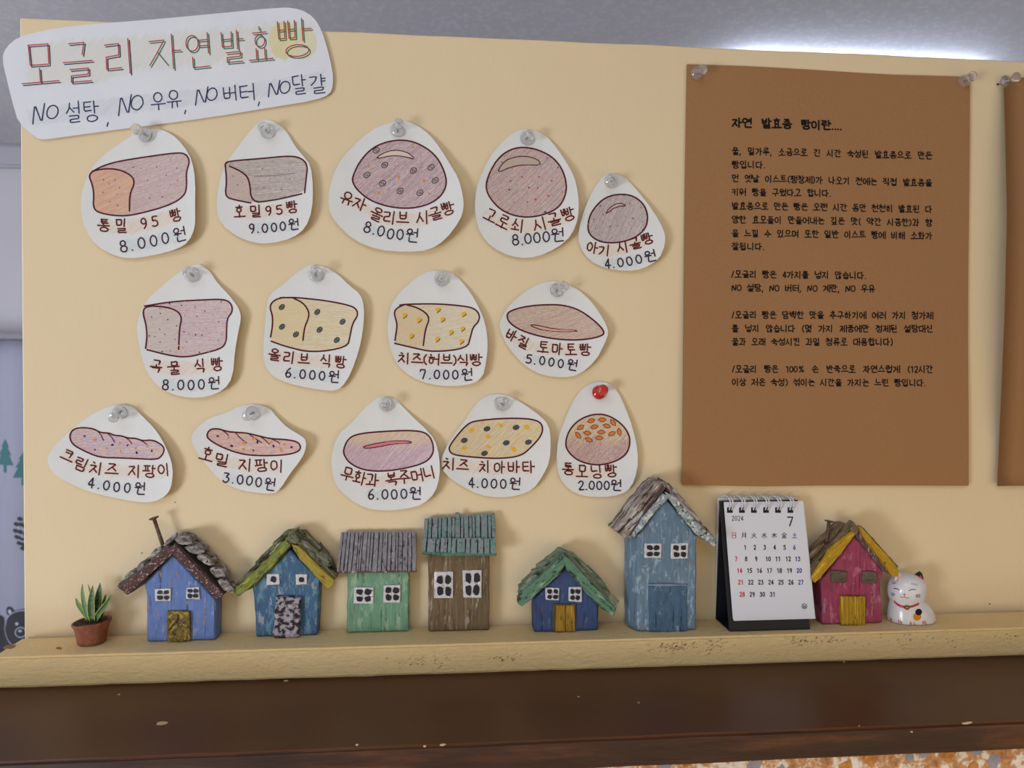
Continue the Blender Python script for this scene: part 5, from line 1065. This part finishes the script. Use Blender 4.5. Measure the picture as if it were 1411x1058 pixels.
leafg = noisy('leaf_green', [(.35, (30, 62, 38)), (.5, (46, 84, 46)), (.62, (80, 116, 66))], (120, 120, 900), .45, .1, spec=.5); leaft = noisy('leaf_light_green', [(.35, (58, 100, 42)), (.6, (82, 126, 56))], (120, 120, 500), .45, .1, spec=.5); leafy = plain('leaf_yellow_edge', (176, 184, 84), .45)
def leaf(path, wd, dep0, dep1, mat, fold=.25, tw=0):
    n = 12; q = [tuple(p) for p in T(path)]; q = chaikin(q, 2); LL = [0]
    for a_, b_ in zip(q[:-1], q[1:]): LL.append(LL[-1]+math.hypot(b_[0]-a_[0], b_[1]-a_[1]))
    vs = []; fs = []; mi = []
    for i in range(n+1):
        t = i/n; d_ = t*LL[-1]; k = 0
        while k < len(q)-2 and d_ > LL[k+1]: k += 1
        u = (d_-LL[k])/(LL[k+1]-LL[k] or 1); x, y = q[k][0]+(q[k+1][0]-q[k][0])*u, q[k][1]+(q[k+1][1]-q[k][1])*u
        dx, dy = q[k+1][0]-q[k][0], q[k+1][1]-q[k][1]; l = math.hypot(dx, dy); nx, ny = -dy/l, dx/l
        hw = wd/8.814/2*(math.sin(math.pi*min(1, .22+.78*t))**.8 if t < 1 else 0.02)*(1.0)+.05; dep = dep0+(dep1-dep0)*t
        for s2, fo in ((-1, 1), (-.84, .85), (0, 0), (.84, .85), (1, 1)):
            vs.append(P(x+nx*hw*s2, y+ny*hw*s2, dep+fo*fold*hw*.0005))
    for i in range(n):
        for j in range(4): b = i*5+j; fs.append((b, b+1, b+6, b+5)); mi.append(1 if j in (0, 3) else 0)
    me = mesh(vs, fs); o = link('leaf', me, [mat, leafy], pot, smooth=True)
    for p, m_ in zip(me.polygons, mi): p.material_index = m_
    s = o.modifiers.new('t', 'SOLIDIFY'); s.thickness = .0004; s.offset = 0
leaf([(650, 660), (650, 540), (665, 380), (688, 200)], 105, .0125, .010, leafg)
leaf([(690, 650), (710, 540), (735, 430), (755, 335)], 62, .012, .010, leafg)
leaf([(560, 660), (500, 560), (420, 470), (388, 385)], 78, .0145, .013, leaft)
leaf([(545, 665), (505, 540), (468, 340), (470, 212)], 58, .0155, .014, leaft)
leaf([(595, 660), (585, 520), (590, 380), (540, 222)], 46, .0140, .014, leaft)
leaf([(592, 672), (572, 560), (575, 420), (596, 235)], 92, .0172, .0165, leafg, .5)
leaf([(620, 675), (660, 580), (750, 480), (830, 342)], 66, .0165, .019, leafg, .6)

# ------------------------------------------------------------------ beckoning-cat figurine
T = Z(1100, 690, 5.57)
cg = G(1256, 862); CY = -.0150
ctl = P(1256, 800, -CY)
cat = empty('cat_figurine', (P(*T([(868, 900)])[0], -CY).x, CY, 0)); tag(cat, 'white ceramic cat figurine with red collar, right of the pink house', 'figurine')
cer = plain('white_glaze', (226, 226, 232), .22, 0, .4, .25)
def cx_(px, py): p = P(*T([(px, py)])[0], -CY); return p
bc = cx_(868, 850); hc = cx_(832, 668)
unit = (P(1256, 800, -CY)-P(1255, 800, -CY)).length/5.57
def meta(els, name, res=.0007):
    """smooth union of ellipsoids by marching a sampled field with the metaball tool"""
    mb = bpy.data.metaballs.new(name); mb.resolution = res; mb.render_resolution = res; mb.threshold = .35
    for (c_, r_, rot) in els:
        e = mb.elements.new(type='ELLIPSOID'); s0 = 100.0; e.co = c_*s0; e.radius = 1.0; e.size_x, e.size_y, e.size_z = [x*s0 for x in r_]; e.stiffness = 1.4
        e.rotation = Matrix.Rotation(rot, 3, 'Y').to_quaternion()
    mb.resolution = mb.render_resolution = .055
    ob = bpy.data.objects.new(name, mb); col.objects.link(ob); bpy.context.view_layer.update()
    dg = bpy.context.evaluated_depsgraph_get(); me = bpy.data.meshes.new_from_object(ob.evaluated_get(dg)); bpy.data.objects.remove(ob)
    me.transform(Matrix.Scale(.01, 4)); return me
def cv(px, py, dy=0): p = cx_(px, py); return Vector((p.x, CY+dy, p.z))
# revolve-like superellipsoids joined in one bmesh via sampled radial surface: body and head as one continuous skin
prof_c = [(950, 700, 1015, .0098), (940, 694, 1030, .0108), (900, 695, 1038, .0116), (850, 700, 1025, .0116), (810, 706, 1000, .0110), (785, 712, 980, .0100), (772, 718, 962, .0094), (760, 712, 958, .0094), (740, 704, 962, .0100), (700, 700, 968, .0108), (660, 703, 967, .0110), (620, 715, 958, .0105), (590, 740, 935, .0090), (570, 770, 905, .0066), (558, 800, 870, .0035), (555, 828, 840, .0008)]
vs = []; fs = []; n = 40
for (y, xl, xr, ry) in prof_c:
    a_ = cv(xl, y); b_ = cv(xr, y); cxm = (a_.x+b_.x)/2; rx = (b_.x-a_.x)/2
    for i in range(n):
        t = 2*math.pi*i/n; ex = .9
        vs.append(Vector((cxm+rx*math.copysign(abs(math.cos(t))**ex, math.cos(t)), min(CY-ry*math.copysign(abs(math.sin(t))**ex, math.sin(t)), -.001), max(a_.z, .0002))))
for j in range(len(prof_c)-1):
    for i in range(n): fs.append((j*n+i, j*n+(i+1) % n, (j+1)*n+(i+1) % n, (j+1)*n+i))
fs.append(tuple(range(n))); fs.append(tuple((len(prof_c)-1)*n+i for i in range(n))[::-1])
# paw relief: swell the front near the feet and the raised foreleg
def swell(v, px, py, rx, ry, amt):
    c0 = cv(px, py); u = ((v.x-c0.x)/(rx*unit))**2+((v.z-c0.z)/(ry*unit))**2
    if v.y < CY and u < 4: v.y -= amt*math.exp(-u*1.4)
for v in vs:
    for q in ((760, 930, 40, 30, .0016), (868, 935, 38, 28, .0020), (960, 930, 42, 32, .0016), (790, 860, 28, 70, .0007), (835, 720, 70, 30, .0008)): swell(v, *q)
bm = bmesh.new(); bm.from_mesh(mesh(vs, fs)); bmesh.ops.recalc_face_normals(bm, faces=bm.faces[:]); me = bpy.data.meshes.new('cat'); bm.to_mesh(me); bm.free()
cb = link('cat_body', me, cer, cat, smooth=True); sd = cb.modifiers.new('s', 'SUBSURF'); sd.levels = 2; sd.render_levels = 2
bpy.context.view_layer.update(); dg = bpy.context.evaluated_depsgraph_get()
me2 = bpy.data.meshes.new_from_object(cb.evaluated_get(dg)); cb.modifiers.clear(); cb.data = me2
for p in me2.polygons: p.use_smooth = True
from mathutils.bvhtree import BVHTree
vw = [v.co+Vector(cb['_at']) for v in me2.vertices]; tree_ = BVHTree.FromPolygons(vw, [tuple(p.vertices) for p in me2.polygons])
def Scat(px, py, lift=0):
    q = ray(px, py).normalized(); hit = tree_.ray_cast(CAM, q)
    if hit[0] is None:
        p = P(px, py, -CY); nr = tree_.find_nearest(p); return nr[0]+nr[1]*(lift*.5+.00003)
    nrm = hit[1]; nrm = nrm if nrm.y < 0 else -nrm
    return hit[0]+nrm*(lift*.5+.00003)
ik = Ink(Scat); BLKC = (46, 36, 36); RDC = (196, 38, 36)
ik.line(T([(733, 674), (752, 670), (776, 686)]), 1.0, BLKC, sm=1, maxl=1.5); ik.line(T([(849, 690), (868, 678), (900, 681)]), 1.0, BLKC, sm=1, maxl=1.5)
ik.poly(T([(804, 714), (825, 712), (815, 726)]), RDC, .0002); ik.line(T([(815, 726), (814, 735), (800, 741), (784, 734)]), .8, RDC, maxl=1.5); ik.line(T([(814, 735), (828, 746), (852, 742)]), .8, RDC, maxl=1.5)
for k in range(4):
    ik.line(T([(722+k*7, 628-k*2), (728+k*7, 640-k*2)]), .6, (120, 96, 90), maxl=1.5); ik.line(T([(872+k*13, 630+k*3), (870+k*13, 641+k*3)]), .6, (90, 70, 66), maxl=1.5)
for k in range(3): ik.line(T([(902, 722+k*8), (935, 716+k*10)]), .7, BLKC, maxl=1.5); ik.line(T([(716, 705+k*9), (740, 712+k*9)]), .7, BLKC, maxl=1.5)
ik.done('painted_face', cat)
ik = Ink(Scat)
for i in range(6):
    ik.poly(T(ell(912, 888, 31-i*0, 30, 18)), (222, 140, 40), .0002) if i == 0 else None
ik.poly(T(ell(923, 853, 26, 25, 18)), (34, 28, 30), .0003)
ik.done('coat_spots', cat, 'orange and black spots on the flank')
ik = Ink(Scat)
for (x, y) in [(716, 915), (708, 908), (770, 925), (782, 930), (793, 935), (858, 940), (868, 945), (890, 942), (955, 938), (966, 932), (978, 940)]: ik.line(T([(x, y-12), (x+1, y+8)]), 1.0, RDC, maxl=1.5)
ik.done('claw_mark', cat)
# collar: a raised red band following the neck
vs = []; fs = []; ncol = 60
cpath = chaikin([(738, 770), (762, 796), (800, 812), (840, 816), (885, 806), (922, 788)], 2); cpath = T(cpath)
for i, (x, y) in enumerate(cpath):
    for (dy_, l_) in ((-1.5, 0), (-1.2, .0012), (1.4, .0012), (1.9, 0)): vs.append(Scat(x, y+dy_, l_))
for i in range(len(cpath)-1):
    for j in range(3): b = i*4+j; fs.append((b, b+1, b+5, b+4))
cl = link('collar', mesh(vs, fs), plain('red_glaze', (196, 40, 42), .25, 0, .5, .3), cat, 'collar', smooth=True) if False else link('collar', mesh(vs, fs), plain('red_glaze', (196, 40, 42), .25, 0, .5, .3), cat, smooth=True)
bp_ = Scat(*T([(832, 818)])[0], .001)
bm = bmesh.new(); bmesh.ops.create_uvsphere(bm, u_segments=16, v_segments=10, radius=.0017)
for v in bm.verts: v.co = bp_+v.co
link('bell', bm_mesh(bm), plain('brass_bell', (168, 122, 60), .3, .8), cat, smooth=True)
def ear(px, py, s, mat, inner, lean):
    base = cx_(px, py); vs = []; fs = []; n = 16
    for j in range(6):
        t = j/5; r = .0027*s*(1-t**1.8)**.8+.0003
        for i in range(n):
            a_ = 2*math.pi*i/n; vs.append(Vector((base.x+r*math.cos(a_)+lean*t*.003*s, CY-.001+r*.55*math.sin(a_), base.z+.0042*s*t)))
    for j in range(5):
        for i in range(n): fs.append((j*n+i, j*n+(i+1) % n, (j+1)*n+(i+1) % n, (j+1)*n+i))
    fs.append(tuple(5*n+i for i in range(n)))
    o = link('ear', mesh(vs, fs), mat, cat, smooth=True)
    c0 = Vector((base.x+lean*.0008*s-.0011, CY-.0034*s, base.z+.0002)); q = [c0+Vector((-.0018*s, 0, 0)), c0+Vector((.0020*s, 0, 0)), c0+Vector((lean*.0018*s, .0014, .0030*s))]
    link('inner_ear', mesh(q+[p+Vector((0, .0006, 0)) for p in q], [(0, 1, 2), (5, 4, 3), (0, 3, 4, 1), (1, 4, 5, 2), (2, 5, 3, 0)]), inner, o)
ear(897, 616, 1.75, plain('black_glaze', (44, 36, 36), .15, 0, .5, .5), plain('pink_glaze', (206, 72, 80), .3), .5)
ear(772, 608, 1.45, cer, plain('peach_glaze', (236, 186, 172), .3), -.3)

for o in bpy.data.objects:
    if '_at' in o.keys(): del o['_at']
